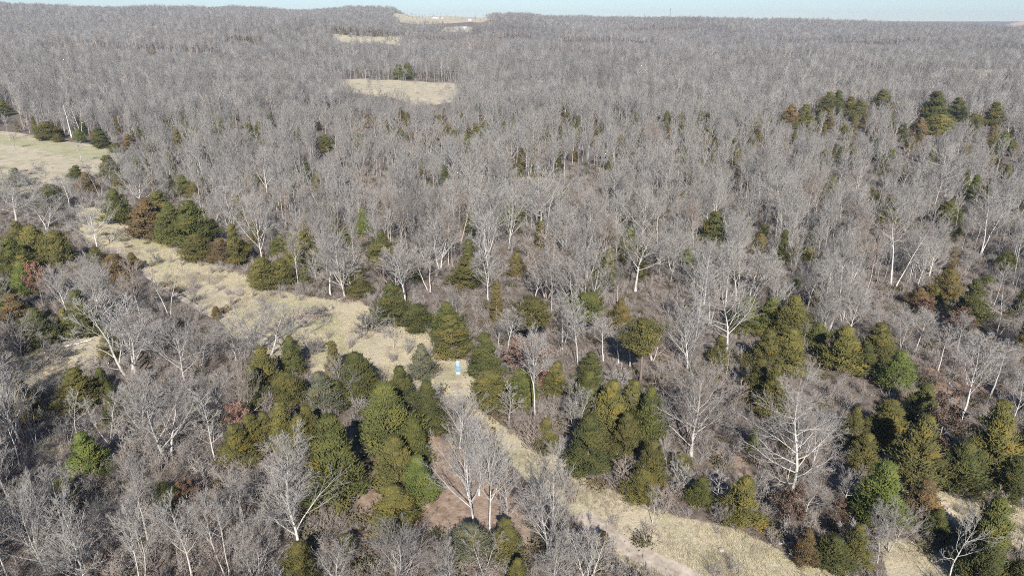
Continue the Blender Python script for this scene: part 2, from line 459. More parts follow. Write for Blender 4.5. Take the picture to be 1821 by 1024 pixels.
def bare_tree(seed, h=16.0, clear=0.35, stems=1, nl=16, lang=(24, 46), llen=0.42, lup=0.55, nb=8, nt=6, nk=4, rad=0.17, spread=0.0, twig=1.0, wob=0.1, low=False, lsh=0.55, lrf=0.6):
    """trunk chunks, crown chunks (grown leafless tree, base at the origin)"""
    rg = np.random.default_rng(seed)
    K = 9
    P = np.zeros((stems, K, 3)); R = np.zeros((stems, K))
    for s in range(stems):
        a = 6.28 * s / stems + rg.random() * 1.5
        tilt = (spread * (0.6 + 0.6 * rg.random())) if stems > 1 else 0.05 * rg.random()
        d = np.array([math.cos(a) * tilt, math.sin(a) * tilt, 1.0]); d /= np.linalg.norm(d)
        hh = h * (0.93 if s == 0 else rg.uniform(0.72, 0.95))
        p = np.array([math.cos(a), math.sin(a), 0]) * (0.0 if stems == 1 else rad * 1.1) + np.array([0, 0, -0.25])
        for k in range(K):
            P[s, k] = p
            p = p + d * hh / (K - 1)
            d = d + np.array([0, 0, 0.06]) + rg.normal(size=3) * np.array([1, 1, 0.3]) * wob * 0.55
            d /= np.linalg.norm(d)
        rr = rad * (1.0 if stems == 1 else 0.78)
        R[s] = rr * (1 - np.linspace(0, 1, K) ** 0.85 * 0.9)
        R[s, 0] *= 1.28
    trunk = [tubes(P, R, 7)]
    nl_s = max(3, int(nl / (stems ** 0.6)))
    P1, R1, L1 = sprout(P, R, nl_s, clear, 0.97, lang, llen, rg, up=lup, wob=wob, K=6, rf=lrf, taper=0.22, short=lsh)
    P2, R2, L2 = sprout(P1, R1, nb, 0.22, 0.98, (18, 42), 0.48, rg, up=0.36, wob=wob * 1.1, K=4, rf=0.58, taper=0.3)
    P3, R3, L3 = sprout(P2, np.maximum(R2, 0.011), nt, 0.15, 1.0, (17, 44), 0.54, rg, up=0.28, wob=0.12, K=3, rf=0.62, taper=0.5)
    P4, R4, L4 = sprout(P3, R3, nk, 0.1, 1.0, (14, 40), 0.62, rg, up=0.1, wob=0.1, K=2, rf=0.7, taper=0.5, short=0.35)
    limbs = tubes(P1, np.maximum(R1, 0.022), 5)
    R3 = np.clip(R3, 0.013, 0.024) * twig
    crown = [tubes(P2, np.maximum(R2, 0.017 * twig), 4), tubes(P3, R3 * np.array([[1, .8, .3]]), 3)]
    n4 = len(P4)
    crown.append(spikes(P4[:, 0], P4[:, 1] - P4[:, 0], np.full(n4, 0.0145) * twig, rg))
    return trunk, limbs, crown, (P1, R1, P2, R2, P3, P4)

class Proto: pass

def extent(chunks):
    V = np.concatenate([c[0] for c in chunks])
    r = np.hypot(V[:, 0], V[:, 1])
    return float(np.percentile(V[:, 2], 99.7)), 2 * float(np.percentile(r, 93))

def make_bare(name, white=False, bark=None, **kw):
    p = Proto()
    trunk, limbs, crown, lv = bare_tree(**kw)
    m = bark or (M_WHITE if white else M_BARK)
    p.trunk = make_mesh(name + ' trunk', trunk, [m])
    p.limbs = None
    p.crown = make_mesh(name + ' crown', [limbs] + crown, [m])
    p.h, p.w = extent(trunk + [limbs] + crown)
    p.chunks = trunk + [limbs] + crown
    p.levels = lv
    P1, R1, P2, R2, P3, P4 = lv
    rg = np.random.default_rng(kw['seed'] + 900)
    p.mid = trunk + [tubes(P1, np.maximum(R1, 0.04), 4), spikes(P2[:, 0], P2[:, 2] - P2[:, 0], 0.052, rg), spikes(P2[:, 2], P2[:, 3] - P2[:, 2], 0.036, rg), spikes(P3[:, 0], P3[:, -1] - P3[:, 0], 0.022, rg)]
    return p

# ------------------------------------------------------------------ cedars and pines
def cedar(seed, h=8.0, w=4.2, shape='cone', nb=84, ns=125, bare=0.04, lean=0.0):
    rg = np.random.default_rng(seed)
    K = 5
    zz = np.linspace(-0.2, h * 0.94, K)
    P = np.zeros((1, K, 3)); P[0, :, 2] = zz
    P[0, :, 0] = np.cumsum(rg.normal(size=K) * 0.05 * h / 8) * (np.arange(K) > 0)
    R = (0.16 * h / 8 * (1 - np.linspace(0, 1, K) * 0.92))[None, :]
    trunk = [tubes(P, R, 6)]
    t = bare + (1 - bare) * ((np.arange(nb) + rg.random(nb)) / nb) ** 1.15
    t = np.clip(t, bare, 0.99)
    q = (t - bare) / (1 - bare)
    if shape == 'cone': prof = (1 - q) ** 1.08 * np.minimum(1, 0.80 + q * 1.4)
    elif shape == 'round': prof = (1 - q) ** 0.86 * np.minimum(1, 0.7 + q * 1.8)
    elif shape == 'slim': prof = (1 - q) ** 0.6 * np.minimum(1, 0.6 + q * 3)
    else: prof = np.clip(np.sin(np.clip(q, 0.02, 1) ** 0.7 * PI), 0.12, 1) * (0.9 + 0.2 * rg.random(nb))
    ph = np.arange(nb) * 2.399 + rg.normal(size=nb) * 0.5
    lob = 1 + 0.26 * np.sin(ph * 2 + seed + 2 * q) * rg.random() + 0.2 * np.sin(ph * 3 + 2 * seed + 5 * q)
    L = w / 2 * prof * lob * rg.uniform(0.6, 1.15, nb) * np.where(rg.random(nb) < 0.09, 1.3, 1.0) + 0.12
    el = np.radians(rg.uniform(12, 42, nb)) + 0.35 * q
    D = np.stack([np.cos(ph) * np.cos(el), np.sin(ph) * np.cos(el), np.sin(el)], 1)
    f = np.clip((t * h - zz[0]) / (zz[-1] - zz[0]), 0, 1) * (K - 1); i = np.minimum(f.astype(int), K - 2)
    B = P[0, i] * (1 - (f - i))[:, None] + P[0, i + 1] * (f - i)[:, None]
    if shape == 'pine': B[:, 2] = np.maximum(B[:, 2], h * bare)
    Lb = L / np.maximum(np.cos(el), 0.35)
    Lb = np.minimum(Lb, L * 1.5)
    B[:, 2] -= 0.45 * Lb * np.sin(el)
    B[:, 2] = np.maximum(B[:, 2], 0.1 * h / 8)
    br = spikes(B, D * (Lb * 0.85)[:, None], 0.035 * h / 8, rg, 1, 0.2)
    # sprays along the outer part of every branch
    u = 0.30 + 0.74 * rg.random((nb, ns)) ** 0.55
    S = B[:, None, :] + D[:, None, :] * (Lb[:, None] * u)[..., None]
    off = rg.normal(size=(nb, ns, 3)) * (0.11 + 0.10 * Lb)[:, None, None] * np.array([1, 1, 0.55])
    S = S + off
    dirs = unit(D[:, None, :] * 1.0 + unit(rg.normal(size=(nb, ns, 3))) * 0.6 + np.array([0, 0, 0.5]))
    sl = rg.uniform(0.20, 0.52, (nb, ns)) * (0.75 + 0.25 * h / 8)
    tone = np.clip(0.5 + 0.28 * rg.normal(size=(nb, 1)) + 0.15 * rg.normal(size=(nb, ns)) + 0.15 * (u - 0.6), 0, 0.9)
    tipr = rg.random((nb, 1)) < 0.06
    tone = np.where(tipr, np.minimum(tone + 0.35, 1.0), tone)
    S2 = S.reshape(-1, 3); S2[:, 2] = np.maximum(S2[:, 2], 0.08)
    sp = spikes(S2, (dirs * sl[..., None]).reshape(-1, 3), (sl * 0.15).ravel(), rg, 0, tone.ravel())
    return trunk, [sp, br]

def make_cedar(name, needle=None, **kw):
    p = Proto()
    trunk, crown = cedar(**kw)
    p.trunk = make_mesh(name + ' trunk', trunk, [M_CTRUNK])
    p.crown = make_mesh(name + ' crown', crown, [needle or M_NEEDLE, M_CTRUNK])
    p.h, p.w = extent(trunk + crown)
    p.tch, p.cch = trunk, crown
    return p

# ------------------------------------------------------------------ the ground: one sheet to the horizon
def build_ground():
    az = np.radians(np.concatenate([np.arange(-180, -62, 4.0), np.arange(-62, -44, 1.0), np.arange(-44, 44.01, 0.28), np.arange(45, 62, 1.0), np.arange(62, 180.1, 4.0)]))
    r = [6.0]
    while r[-1] < 45: r.append(r[-1] * 1.12)
    while r[-1] < 500: r.append(r[-1] * 1.0115)
    while r[-1] < 4200: r.append(r[-1] * 1.022)
    while r[-1] < 6100: r.append(r[-1] * 1.06)
    r = np.array(r)
    Rr, A = np.meshgrid(r, az, indexing='ij')
    x = Rr * np.sin(A); y = Rr * np.cos(A); z = ground(x, y)
    nr, na = x.shape
    V = np.stack([x, y, z], -1).reshape(-1, 3)
    V = np.concatenate([V, [[0, 0, float(ground(0, 0))]]])
    i = np.arange(nr * na).reshape(nr, na)
    F = np.stack([i[:-1, :-1], i[:-1, 1:], i[1:, 1:], i[1:, :-1]], -1).reshape(-1, 4)[:, ::-1]
    c = nr * na
    Fc = np.stack([np.full(na - 1, c), i[0, 1:], i[0, :-1]], 1)
    me = make_mesh('ground', [(V, F, 0.0, 0), (np.zeros((0, 3)), np.zeros((0, 3), int), 0, 0)], [M_GROUND])
    vx, vy = V[:, 0], V[:, 1]
    cov = np.zeros((len(V), 4), np.float32); cov[:, 3] = 1
    near = np.hypot(vx, vy) < 4500
    cov[:, 0] = in_any(vx, vy, GRASS_W) & near
    cov[:, 1] = in_any(vx, vy, GLADE_W) & near
    cov[:, 2] = in_any(vx, vy, BARE_W) & near
    d = np.hypot(vx, vy); a = np.arctan2(vx, vy)
    quarry = (a > math.radians(31.5)) & (a < math.radians(44)) & (d > 2350) & (d < 3300)
    soil = np.zeros((len(V), 4), np.float32); soil[:, 3] = 1
    soil[:, 0] = in_any(vx, vy, RED_W) & near
    soil[:, 1] = sstep(3600, 4300, d)
    soil[:, 2] = in_any(vx, vy, FRESH_W) & near
    # soften the outlines a little
    for g in (cov[:-1].reshape(nr, na, 4),) * 2 + (soil[:-1].reshape(nr, na, 4),) * 2:
        g[1:-1, 1:-1] = 0.4 * g[1:-1, 1:-1] + 0.15 * (g[:-2, 1:-1] + g[2:, 1:-1] + g[1:-1, :-2] + g[1:-1, 2:])
    for nm, arr in (('cover', cov), ('soil', soil)):
        at = me.attributes.new(nm, 'FLOAT_COLOR', 'POINT'); at.data.foreach_set('color', arr.ravel())
    me.polygons.foreach_set('use_smooth', np.ones(len(me.polygons), bool))
    o = bpy.data.objects.new('ground', me); COL.objects.link(o); o['kind'] = 'structure'
    return o
build_ground()

TRACKS = []
def on_track(x, y, pad=0.0):
    r = np.zeros(len(x), bool)
    for xs, ys, w in TRACKS:
        for k in range(0, len(x), 8000):
            r[k:k + 8000] |= (np.hypot(x[k:k + 8000, None] - xs[None, ::2], y[k:k + 8000, None] - ys[None, ::2]) < w / 2 + pad).any(1)
    return r
def ribbon(name, pts, width, lift, mat):
    P = np.array(pts, float)
    x, y, _ = unproject(P[:, 0], P[:, 1])
    # resample every 1.2 m with a smooth path
    t = np.concatenate([[0], np.cumsum(np.hypot(np.diff(x), np.diff(y)))])
    s = np.arange(0, t[-1], 1.2)
    xs, ys = np.interp(s, t, x), np.interp(s, t, y)
    k = np.ones(7) / 7
    xs = np.convolve(np.pad(xs, 3, mode='edge'), k, 'valid'); ys = np.convolve(np.pad(ys, 3, mode='edge'), k, 'valid')
    tx, ty = np.gradient(xs), np.gradient(ys); l = np.hypot(tx, ty); nx, ny = -ty / l, tx / l
    nw = 7
    TRACKS.append((xs, ys, width))
    rows = []
    for j in range(nw):
        f = (j / (nw - 1) - 0.5) * width
        jit = (0.25 if j in (0, nw - 1) else 0.08) * vnoise(s, s * 0 + j * 7, 2.2, 9) * 2
        X, Y = xs + nx * (f + jit), ys + ny * (f + jit)
        Z = ground(X, Y) + lift - (0.05 if j in (2, 4) else 0.0) - (0.02 if j in (0, nw - 1) else 0)
        rows.append(np.stack([X, Y, Z], -1))
    V = np.stack(rows, 1).reshape(-1, 3); n = len(s)
    i = np.arange(n * nw).reshape(n, nw)
    F = np.stack([i[:-1, :-1], i[1:, :-1], i[1:, 1:], i[:-1, 1:]], -1).reshape(-1, 4)[:, ::-1]
    o = bpy.data.objects.new(name, make_mesh(name, [(V, F, 0, 0)], [mat])); COL.objects.link(o)
    o['kind'] = 'structure'
    return o
M_DIRT = mat_plain('pale packed dirt', (0.50, 0.42, 0.335), 0.95, 0.2, 0.8)
ribbon('dirt_track', [(196, 438), (225, 458), (245, 478), (285, 506), (330, 535), (372, 560), (420, 575), (450, 592), (480, 612), (515, 640)], 1.5, 0.07, M_DIRT)
ribbon('dirt_track', [(1025, 905), (1060, 938), (1100, 968), (1150, 992), (1200, 1012), (1250, 1040), (1330, 1090)], 3.0, 0.07, M_DIRT)

# bare graded hill on the far right skyline
def build_quarry():
    az = np.radians(np.linspace(30.5, 46, 60)); rr = np.linspace(2380, 3300, 24)
    Rr, A = np.meshgrid(rr, az, indexing='ij')
    x, y = Rr * np.sin(A), Rr * np.cos(A)
    up = sstep(2380, 2900, Rr) * sstep(math.radians(30.7), math.radians(34.5), A) * sstep(3300, 3100, Rr)
    g0 = ground(x, y) - 1.5
    z = g0 + up * (np.maximum(56.5 + 4 * vnoise(x, y, 160, 6) - g0, 4)) + up * 2.4 * vnoise(x, y, 60, 8)
    V = np.stack([x, y, z], -1).reshape(-1, 3)
    i = np.arange(x.size).reshape(x.shape)
    F = np.stack([i[:-1, :-1], i[:-1, 1:], i[1:, 1:], i[1:, :-1]], -1).reshape(-1, 4)[:, ::-1]
    me = make_mesh('bare_hill', [(V, F, 0, 0)], [mat_plain('graded pinkish soil', (0.55, 0.43, 0.36), 0.95, 0.12, 0.02)])
    o = bpy.data.objects.new('hill', me); COL.objects.link(o); o['kind'] = 'structure'
build_quarry()

# ------------------------------------------------------------------ prototypes
F_ = []    # forest trees: tall, clear trunk, vase-shaped crown
F_.append(make_bare('tall', seed=11, h=17, clear=0.42, nl=16, llen=0.40, lang=(17, 36), rad=0.16))
F_.append(make_bare('tall', seed=12, h=18, clear=0.48, nl=15, llen=0.38, lang=(18, 38), rad=0.18))
F_.append(make_bare('tall', seed=13, h=16, clear=0.36, nl=17, llen=0.42, lang=(18, 40), rad=0.16))
F_.append(make_bare('tall', seed=14, h=17, clear=0.40, nl=18, llen=0.33, stems=2, spread=0.16, rad=0.16))
F_.append(make_bare('tall', seed=15, h=15, clear=0.32, nl=18, llen=0.40, lang=(28, 52), rad=0.15))
F_.append(make_bare('tall', seed=16, h=16, clear=0.5, nl=12, llen=0.28, lang=(22, 40), nb=6, rad=0.13))
FAN = [make_bare('fan', seed=21, h=14, clear=0.16, nl=20, llen=0.62, lang=(20, 44), lup=0.55, nb=8, rad=0.2),
       make_bare('fan', seed=22, h=13, clear=0.12, nl=22, stems=3, spread=0.34, llen=0.5, lang=(18, 40), lup=0.4, nb=7, rad=0.17),
       make_bare('fan', seed=23, h=14, clear=0.18, nl=20, stems=2, spread=0.3, llen=0.55, lang=(20, 44), lup=0.5, nb=8, rad=0.2)]
WIDE = [make_bare('wide', seed=31, h=12, clear=0.24, nl=17, llen=0.62, lang=(40, 68), lup=0.35, nb=8, rad=0.2, wob=0.15),
        make_bare('wide', seed=32, h=10, clear=0.18, nl=18, stems=2, spread=0.4, llen=0.7, lang=(38, 66), lup=0.3, nb=8, rad=0.18, wob=0.16)]
SLIM = [make_bare('slim', seed=41, h=13, clear=0.22, nl=20, llen=0.22, lang=(30, 55), nb=6, nt=4, rad=0.11),
        make_bare('slim', seed=42, h=11, clear=0.3, nl=16, llen=0.26, lang=(28, 50), nb=6, nt=4, rad=0.10),
        make_bare('slim', seed=43, h=14, clear=0.5, nl=13, llen=0.24, lang=(25, 45), nb=5, nt=4, rad=0.11)]
SPARSE = [make_bare('sparse', seed=51, h=13, clear=0.35, nl=11, llen=0.42, lang=(30, 58), nb=7, nt=4, nk=3, rad=0.15, wob=0.17),
          make_bare('sparse', seed=52, h=12, clear=0.3, nl=12, stems=2, spread=0.35, llen=0.42, lang=(30, 58), nb=7, nt=4, nk=3, rad=0.15, wob=0.17)]
SYC = [make_bare('sycamore', white=True, seed=61, h=20, clear=0.12, nl=30, lrf=0.42, llen=0.44, lang=(40, 80), lup=0.45, nb=10, nt=6, nk=3, twig=0.8, rad=0.26, wob=0.17, lsh=0.55),
       make_bare('sycamore', white=True, seed=62, h=15, clear=0.10, nl=28, lrf=0.45, llen=0.62, lang=(26, 70), lup=0.45, nb=8, nt=5, nk=3, twig=0.8, rad=0.22, wob=0.16),
       make_bare('sycamore', white=True, seed=63, h=14, clear=0.34, nl=12, stems=2, spread=0.28, llen=0.42, lang=(28, 58), nb=6, nt=4, nk=3, rad=0.22, wob=0.15)]
SNAG = [make_bare('snag', white=True, seed=71, h=14, clear=0.55, nl=7, llen=0.22, lang=(35, 70), nb=4, nt=2, nk=2, rad=0.17, wob=0.12),
        make_bare('snag', white=True, seed=72, h=15, clear=0.42, nl=8, llen=0.24, lang=(45, 80), lup=0.1, nb=4, nt=2, nk=2, rad=0.17, wob=0.1)]
SHRUB = [make_bare('shrub', seed=81, h=3.4, clear=0.05, stems=5, spread=0.55, nl=26, llen=0.5, lang=(22, 55), lup=0.2, nb=7, nt=4, nk=3, rad=0.045, twig=0.75, wob=0.14),
         make_bare('shrub', seed=82, h=2.8, clear=0.04, stems=4, spread=0.75, nl=24, llen=0.6, lang=(30, 65), lup=0.1, nb=7, nt=4, nk=3, rad=0.04, twig=0.75, wob=0.18)]
BARE_KINDS = {'tall': F_, 'fan': FAN, 'wide': WIDE, 'slim': SLIM, 'sparse': SPARSE, 'syc': SYC, 'snag': SNAG, 'shrub': SHRUB}

CONE = [make_cedar('cone cedar', seed=101, h=8, w=4.4), make_cedar('cone cedar', seed=102, h=8, w=4.0), make_cedar('cone cedar', seed=103, h=8, w=5.0, nb=105)]
ROUND = [make_cedar('round cedar', seed=111, h=6.5, w=5.0, shape='round', nb=100), make_cedar('round cedar', seed=112, h=6, w=4.6, shape='round', nb=95)]
SLIMC = [make_cedar('slim cedar', seed=121, h=8, w=2.6, shape='slim', nb=85, ns=75), make_cedar('slim cedar', seed=122, h=7, w=2.5, shape='slim', nb=80, ns=75)]
PINE = [make_cedar('pine', seed=131, h=12, w=5.4, shape='pine', bare=0.48, nb=80, ns=100), make_cedar('pine', seed=132, h=12, w=4.8, shape='pine', bare=0.42, nb=76, ns=100)]

def make_oak(name, seed, h, **kw):
    """an oak still holding its withered leaves: leaves on the twigs"""
    p = make_bare(name, seed=seed, h=h, nb=6, nt=4, nk=2, **kw)
    rg = np.random.default_rng(seed + 5)
    P3, P4 = p.levels[4], p.levels[5]
    n = 3000
    i = rg.integers(0, len(P4), n); u = rg.random(n)[:, None]
    S = P4[i, 0] * (1 - u) + P4[i, 1] * u + rg.normal(size=(n, 3)) * 0.14
    D = unit(rg.normal(size=(n, 3)) + np.array([0, 0, -0.3])) * rg.uniform(0.14, 0.26, (n, 1))
    p.leaves = make_mesh(name + ' leaves', [spikes(S, D, np.linalg.norm(D, axis=1) * 0.36, rg, 0, rg.random(n))], [M_LEAF])
    return p
OAK = [make_oak('oak', 91, 8.0, clear=0.14, nl=17, llen=0.46, lang=(42, 70), rad=0.11), make_oak('oak', 92, 7.5, clear=0.16, nl=16, llen=0.42, lang=(36, 62), rad=0.10)]
# ------------------------------------------------------------------ placing what the photograph shows
LIST = []      # every tree and shrub with an object of its own

HUES = {'g': (0.108, 0.116, 0.040), 'd': (0.086, 0.092, 0.036), 'o': (0.118, 0.112, 0.042), 'y': (0.142, 0.133, 0.046), 'r': (0.148, 0.110, 0.060), 'b': (0.125, 0.152, 0.046), 's': (0.14, 0.145, 0.10)}
HUE_WORD = {'g': 'green', 'd': 'dark green', 'o': 'olive', 'y': 'golden olive', 'r': 'rusty brown', 'b': 'bright green', 's': 'greyish'}

def base_height(px, yb, yt):
    x, y, z = unproject(px, yb)
    q = (yt - 512.0) / FPX
    top = CAM_H - y * (SP + q * CP) / (CP - q * SP)
    zc = y * CP + (CAM_H - z) * SP
    return x, y, z, top - z, zc

# cedars and pines: column, base row, top row, width in pixels, hue, form (c cone, o round, s slim, p pine)
CED = [l.split() for l in '''268 422 355 58 r c|288 408 343 54 o c|308 434 364 50 g c|345 440 360 62 g c|355 464 418 46 o o|395 468 425 46 r c|422 472 402 32 o c|437 465 432 36 y p|470 513 460 48 o o|503 509 462 36 o o|540 480 414 50 y c|500 452 418 32 g c|588 427 396 28 y c|612 442 405 34 g c|648 420 372 28 b c|425 397 348 28 b c|683 511 434 44 o p|640 529 480 34 o c|698 574 505 56 d c|742 586 544 52 d o|795 603 540 52 g c|803 632 562 60 o c|835 508 450 46 o c|910 396 365 50 g o|931 361 343 14 g s|1069 492 450 30 g c|1023 541 498 26 o c|1055 541 488 22 o s|945 625 533 60 o p|1040 602 525 52 g p|862 670 595 54 d c|872 724 660 62 o o|926 722 659 54 g o|990 702 645 38 o c|1050 674 628 50 d c|1046 735 662 52 g c|1086 778 680 58 y c|1122 768 680 52 o c|1152 792 690 46 g c|1110 812 735 46 o c|1043 842 742 66 d c|1156 862 785 46 o c|1140 892 835 48 y o|1206 840 806 32 o o|1245 897 850 42 g c|1318 932 850 56 y c|1138 682 570 58 o p|1278 647 600 30 y c|1325 594 528 46 g c|1365 594 530 48 g c|1402 610 528 54 y c|1358 664 588 52 o c|1396 664 588 62 y c|1345 714 640 48 o c|1368 744 650 44 o c|1268 430 378 44 d c|1226 471 437 24 b c|1118 452 405 30 g c|1408 467 442 36 y o|1436 469 440 36 y o|1355 431 400 20 d c|1413 516 495 14 b s|1445 442 402 17 d s|1680 402 360 40 g o|1672 431 405 28 g c|1702 426 405 16 d c|1786 482 448 32 g o|1755 506 490 24 g o|1660 547 515 22 y c|1718 577 500 48 d c|1630 547 512 30 r o|1493 657 582 62 y c|1553 647 577 54 o c|1533 667 615 38 d c|1590 694 627 54 b c|1632 754 684 56 d c|1567 790 714 64 y c|1512 792 725 34 o c|1622 864 742 74 o c|1746 852 718 68 y c|1702 870 790 74 d c|1792 884 815 58 d c|1816 832 750 60 d c|1532 832 772 54 o c|1557 922 824 80 b c|1631 927 855 52 r c|1662 952 908 42 d c|1748 1006 890 68 g c|1738 1044 960 64 d o|1806 1050 1000 48 d o|1428 1002 942 38 r c|1475 1012 955 54 d o|1516 1003 935 46 o c|1405 226 187 25 r c|1430 227 187 22 o c|1470 206 165 28 o c|1486 206 163 22 d c|1508 206 173 20 o c|1526 216 178 26 o c|1568 196 160 28 o c|1655 231 165 38 d c|1667 241 205 32 y o|1697 216 175 28 d c|1763 223 183 50 o c|1730 226 203 30 o o|1632 246 210 18 r c|1312 223 205 20 g c|1225 246 225 16 o c|1253 244 225 15 o c|710 142 115 18 g c|726 142 113 20 g c|846 251 222 17 o c|973 253 232 14 o c|925 321 298 16 o c|125 156 130 22 g c|268 99 88 14 r o|530 131 112 20 d c|8 206 178 24 g c|15 176 158 14 d o|85 249 218 38 o o|105 253 240 18 o o|180 263 228 28 d c|207 271 255 30 o o|231 266 240 22 r c|197 322 278 48 o c|158 342 308 38 r c|140 322 295 28 d c|98 372 330 44 d o|212 397 338 40 g c|32 332 300 28 s c|354 313 295 24 y c|325 341 320 16 r c|369 341 322 15 r c|455 326 302 24 y c|580 271 240 22 o c|35 432 395 34 o c|68 467 404 52 y o|108 472 412 40 o o|28 487 425 54 g c|54 512 455 50 y c|50 524 468 44 b c|18 562 500 48 g c|36 592 525 48 r c|75 616 550 54 d c|122 594 550 26 y c|150 600 520 44 d c|210 502 454 46 r o|175 474 440 34 o c|148 722 657 56 y c|187 704 655 26 d c|210 764 690 34 d c|160 848 773 52 b c|475 704 620 56 o c|516 724 664 44 o o|458 726 655 44 g c|522 664 600 38 d c|573 738 664 54 s c|602 728 680 32 d c|638 714 630 60 d o|657 708 650 38 g c|508 794 717 44 y c|550 796 724 46 y c|474 794 735 44 o c|450 804 740 44 y c|692 804 684 100 g c|738 820 745 54 g c|600 886 742 84 g c|569 876 798 50 r c|540 806 740 54 o c|705 876 780 66 o c|746 892 812 58 b c|702 934 867 78 y c|424 824 758 50 y c|618 988 950 28 o o|540 1030 965 50 o c|899 990 924 50 o c|921 1046 994 38 y c|838 988 935 58 s o|1071 978 945 24 r o|970 803 745 38 o c|752 674 614 40 s c|714 732 655 44 d c|762 775 680 54 d c|120 900 850 40 d o|300 905 860 44 d o'''.split('|')]
CED_LABEL = {}
FORM = {'c': CONE, 'o': ROUND, 's': SLIMC, 'p': PINE}

def add_item(kind, form, proto, x, y, z, h, w, hue, col, px, yb, yt, label=None, lean=None, rot=None):
    LIST.append(dict(kind=kind, form=form, proto=proto, x=float(x), y=float(y), z=float(z), h=float(h), w=float(w), hue=hue, col=col, px=float(px), yb=float(yb), yt=float(yt), label=label, lean=lean, rot=rot if rot is not None else random.uniform(0, 6.28)))

for px, yb, yt, w, hue, form in CED:
    px, yb, yt, w = float(px), float(yb), float(yt), float(w)
    x, y, z, h, zc = base_height(px, yb, yt)
    wid = w * zc[0] / FPX * (1.25 if yb < 260 else 1.08)
    protos = FORM[form]
    p = protos[len(LIST) % len(protos)]
    c = np.array(HUES[hue]) * random.uniform(0.88, 1.15)
    add_item('pine' if form == 'p' else 'cedar', form, p, x[0], y[0], z[0], h[0] * 1.03, wid, hue, tuple(c), px, yb, yt)

# leafless trees: column, base row, top row, width, kind, tone (w white, l light, m mid, d dark, b brownish)
TONE = {'w': (1.22, 1.22, 1.2), 'l': (1.15, 1.14, 1.12), 'm': (1.0, 0.98, 0.96), 'd': (0.74, 0.72, 0.71), 'b': (0.98, 0.86, 0.78)}
TONE_WORD = {'w': 'white', 'l': 'pale', 'm': 'grey', 'd': 'dark grey', 'b': 'brownish'}
HERO = [l.split() for l in '''1406 882 636 190 syc0 w|1229 810 630 175 syc1 w|1432 918 862 120 syc1 w|842 938 740 115 fan0 l|872 948 752 92 tall4 l|975 988 800 118 fan2 m|906 950 830 60 slim0 m|530 968 838 150 fan0 l|512 906 756 96 tall2 l|303 818 655 140 fan2 m|383 822 698 52 slim0 l|233 672 520 140 fan1 l|330 690 560 95 wide0 m|118 554 468 66 fan0 l|302 562 462 86 syc2 w|174 446 348 80 wide0 l|83 640 588 34 sparse0 w|38 634 558 64 wide1 m|622 714 626 66 fan2 m|762 764 678 56 tall4 l|818 796 690 84 fan0 l|852 880 760 60 tall0 l|948 800 722 74 wide1 b|1025 768 690 64 fan1 m|903 628 540 66 tall2 l|1027 648 545 58 tall0 l|1073 642 560 50 tall1 l|1100 645 570 40 tall5 l|1222 658 530 100 fan0 l|1706 752 600 104 tall2 l|1678 720 645 30 snag0 w|1760 706 600 60 tall1 m|1800 756 660 56 tall4 l|1774 596 498 80 syc2 w|1747 574 520 44 sparse1 l|1628 624 545 60 tall0 l|1572 604 540 70 fan2 m|1584 508 394 36 snag0 w|1592 512 403 40 snag1 w|1685 1034 906 86 sparse0 w|84 1026 860 116 fan0 l|12 1022 850 76 tall2 l|150 1050 892 120 fan2 l|256 1040 900 80 tall3 l|342 1026 880 84 tall4 l|405 1030 880 84 tall3 m|455 1040 915 80 fan1 m|706 1068 925 160 fan0 d|600 1060 960 80 wide0 m|37 836 684 70 sparse0 w|66 796 694 56 sparse1 l|138 780 690 60 sparse0 w|194 786 696 76 sparse1 l|466 461 338 76 fan0 l|588 525 425 74 tall4 l|626 528 430 56 slim0 l|722 548 440 84 tall2 l|783 478 384 78 fan2 l|764 520 440 64 tall3 l|868 536 448 66 tall4 l|950 548 470 60 tall0 l|1142 425 328 70 fan0 l|1172 484 394 56 fan2 m|1196 482 396 56 fan1 m|1252 542 428 86 wide0 l|1308 540 428 66 tall2 l|1336 530 436 86 fan2 l|1741 455 340 72 tall3 l|147 248 166 48 syc2 w|128 246 180 26 snag0 w|248 374 290 86 fan0 m|124 374 308 50 sparse0 l|30 394 322 110 wide0 m|84 412 340 90 wide1 m|64 345 290 60 fan2 m|12 366 320 70 fan0 m|1266 102 70 24 syc1 w|1328 110 86 22 syc1 w|1474 119 96 28 syc1 w|952 106 86 20 syc2 w|880 132 108 13 snag0 w|905 760 680 44 slim1 m|1120 652 580 40 slim2 l|1160 640 560 60 fan1 b|1290 545 450 54 tall1 l|1000 620 520 54 tall3 l|476 634 540 150 wide1 m|420 640 560 86 wide0 d|360 650 580 74 wide1 m|390 740 660 80 wide0 m|440 752 650 70 wide1 b|250 760 660 80 fan1 m|520 772 728 34 wide1 b|700 620 560 30 sparse1 m|1190 842 790 50 sparse1 l|1275 902 840 46 slim1 l|1700 640 560 50 tall1 m|1668 660 580 40 slim2 l|1600 640 560 50 tall3 m|860 1020 940 70 sparse1 m|985 1050 950 90 fan2 m|1045 1040 930 86 fan1 l|1160 930 860 40 sparse0 m|1580 980 890 80 wide1 m|1560 1000 930 60 wide0 d|1500 900 830 60 wide0 m|430 930 850 70 tall3 m|370 960 870 70 fan0 b'''.split('|')]
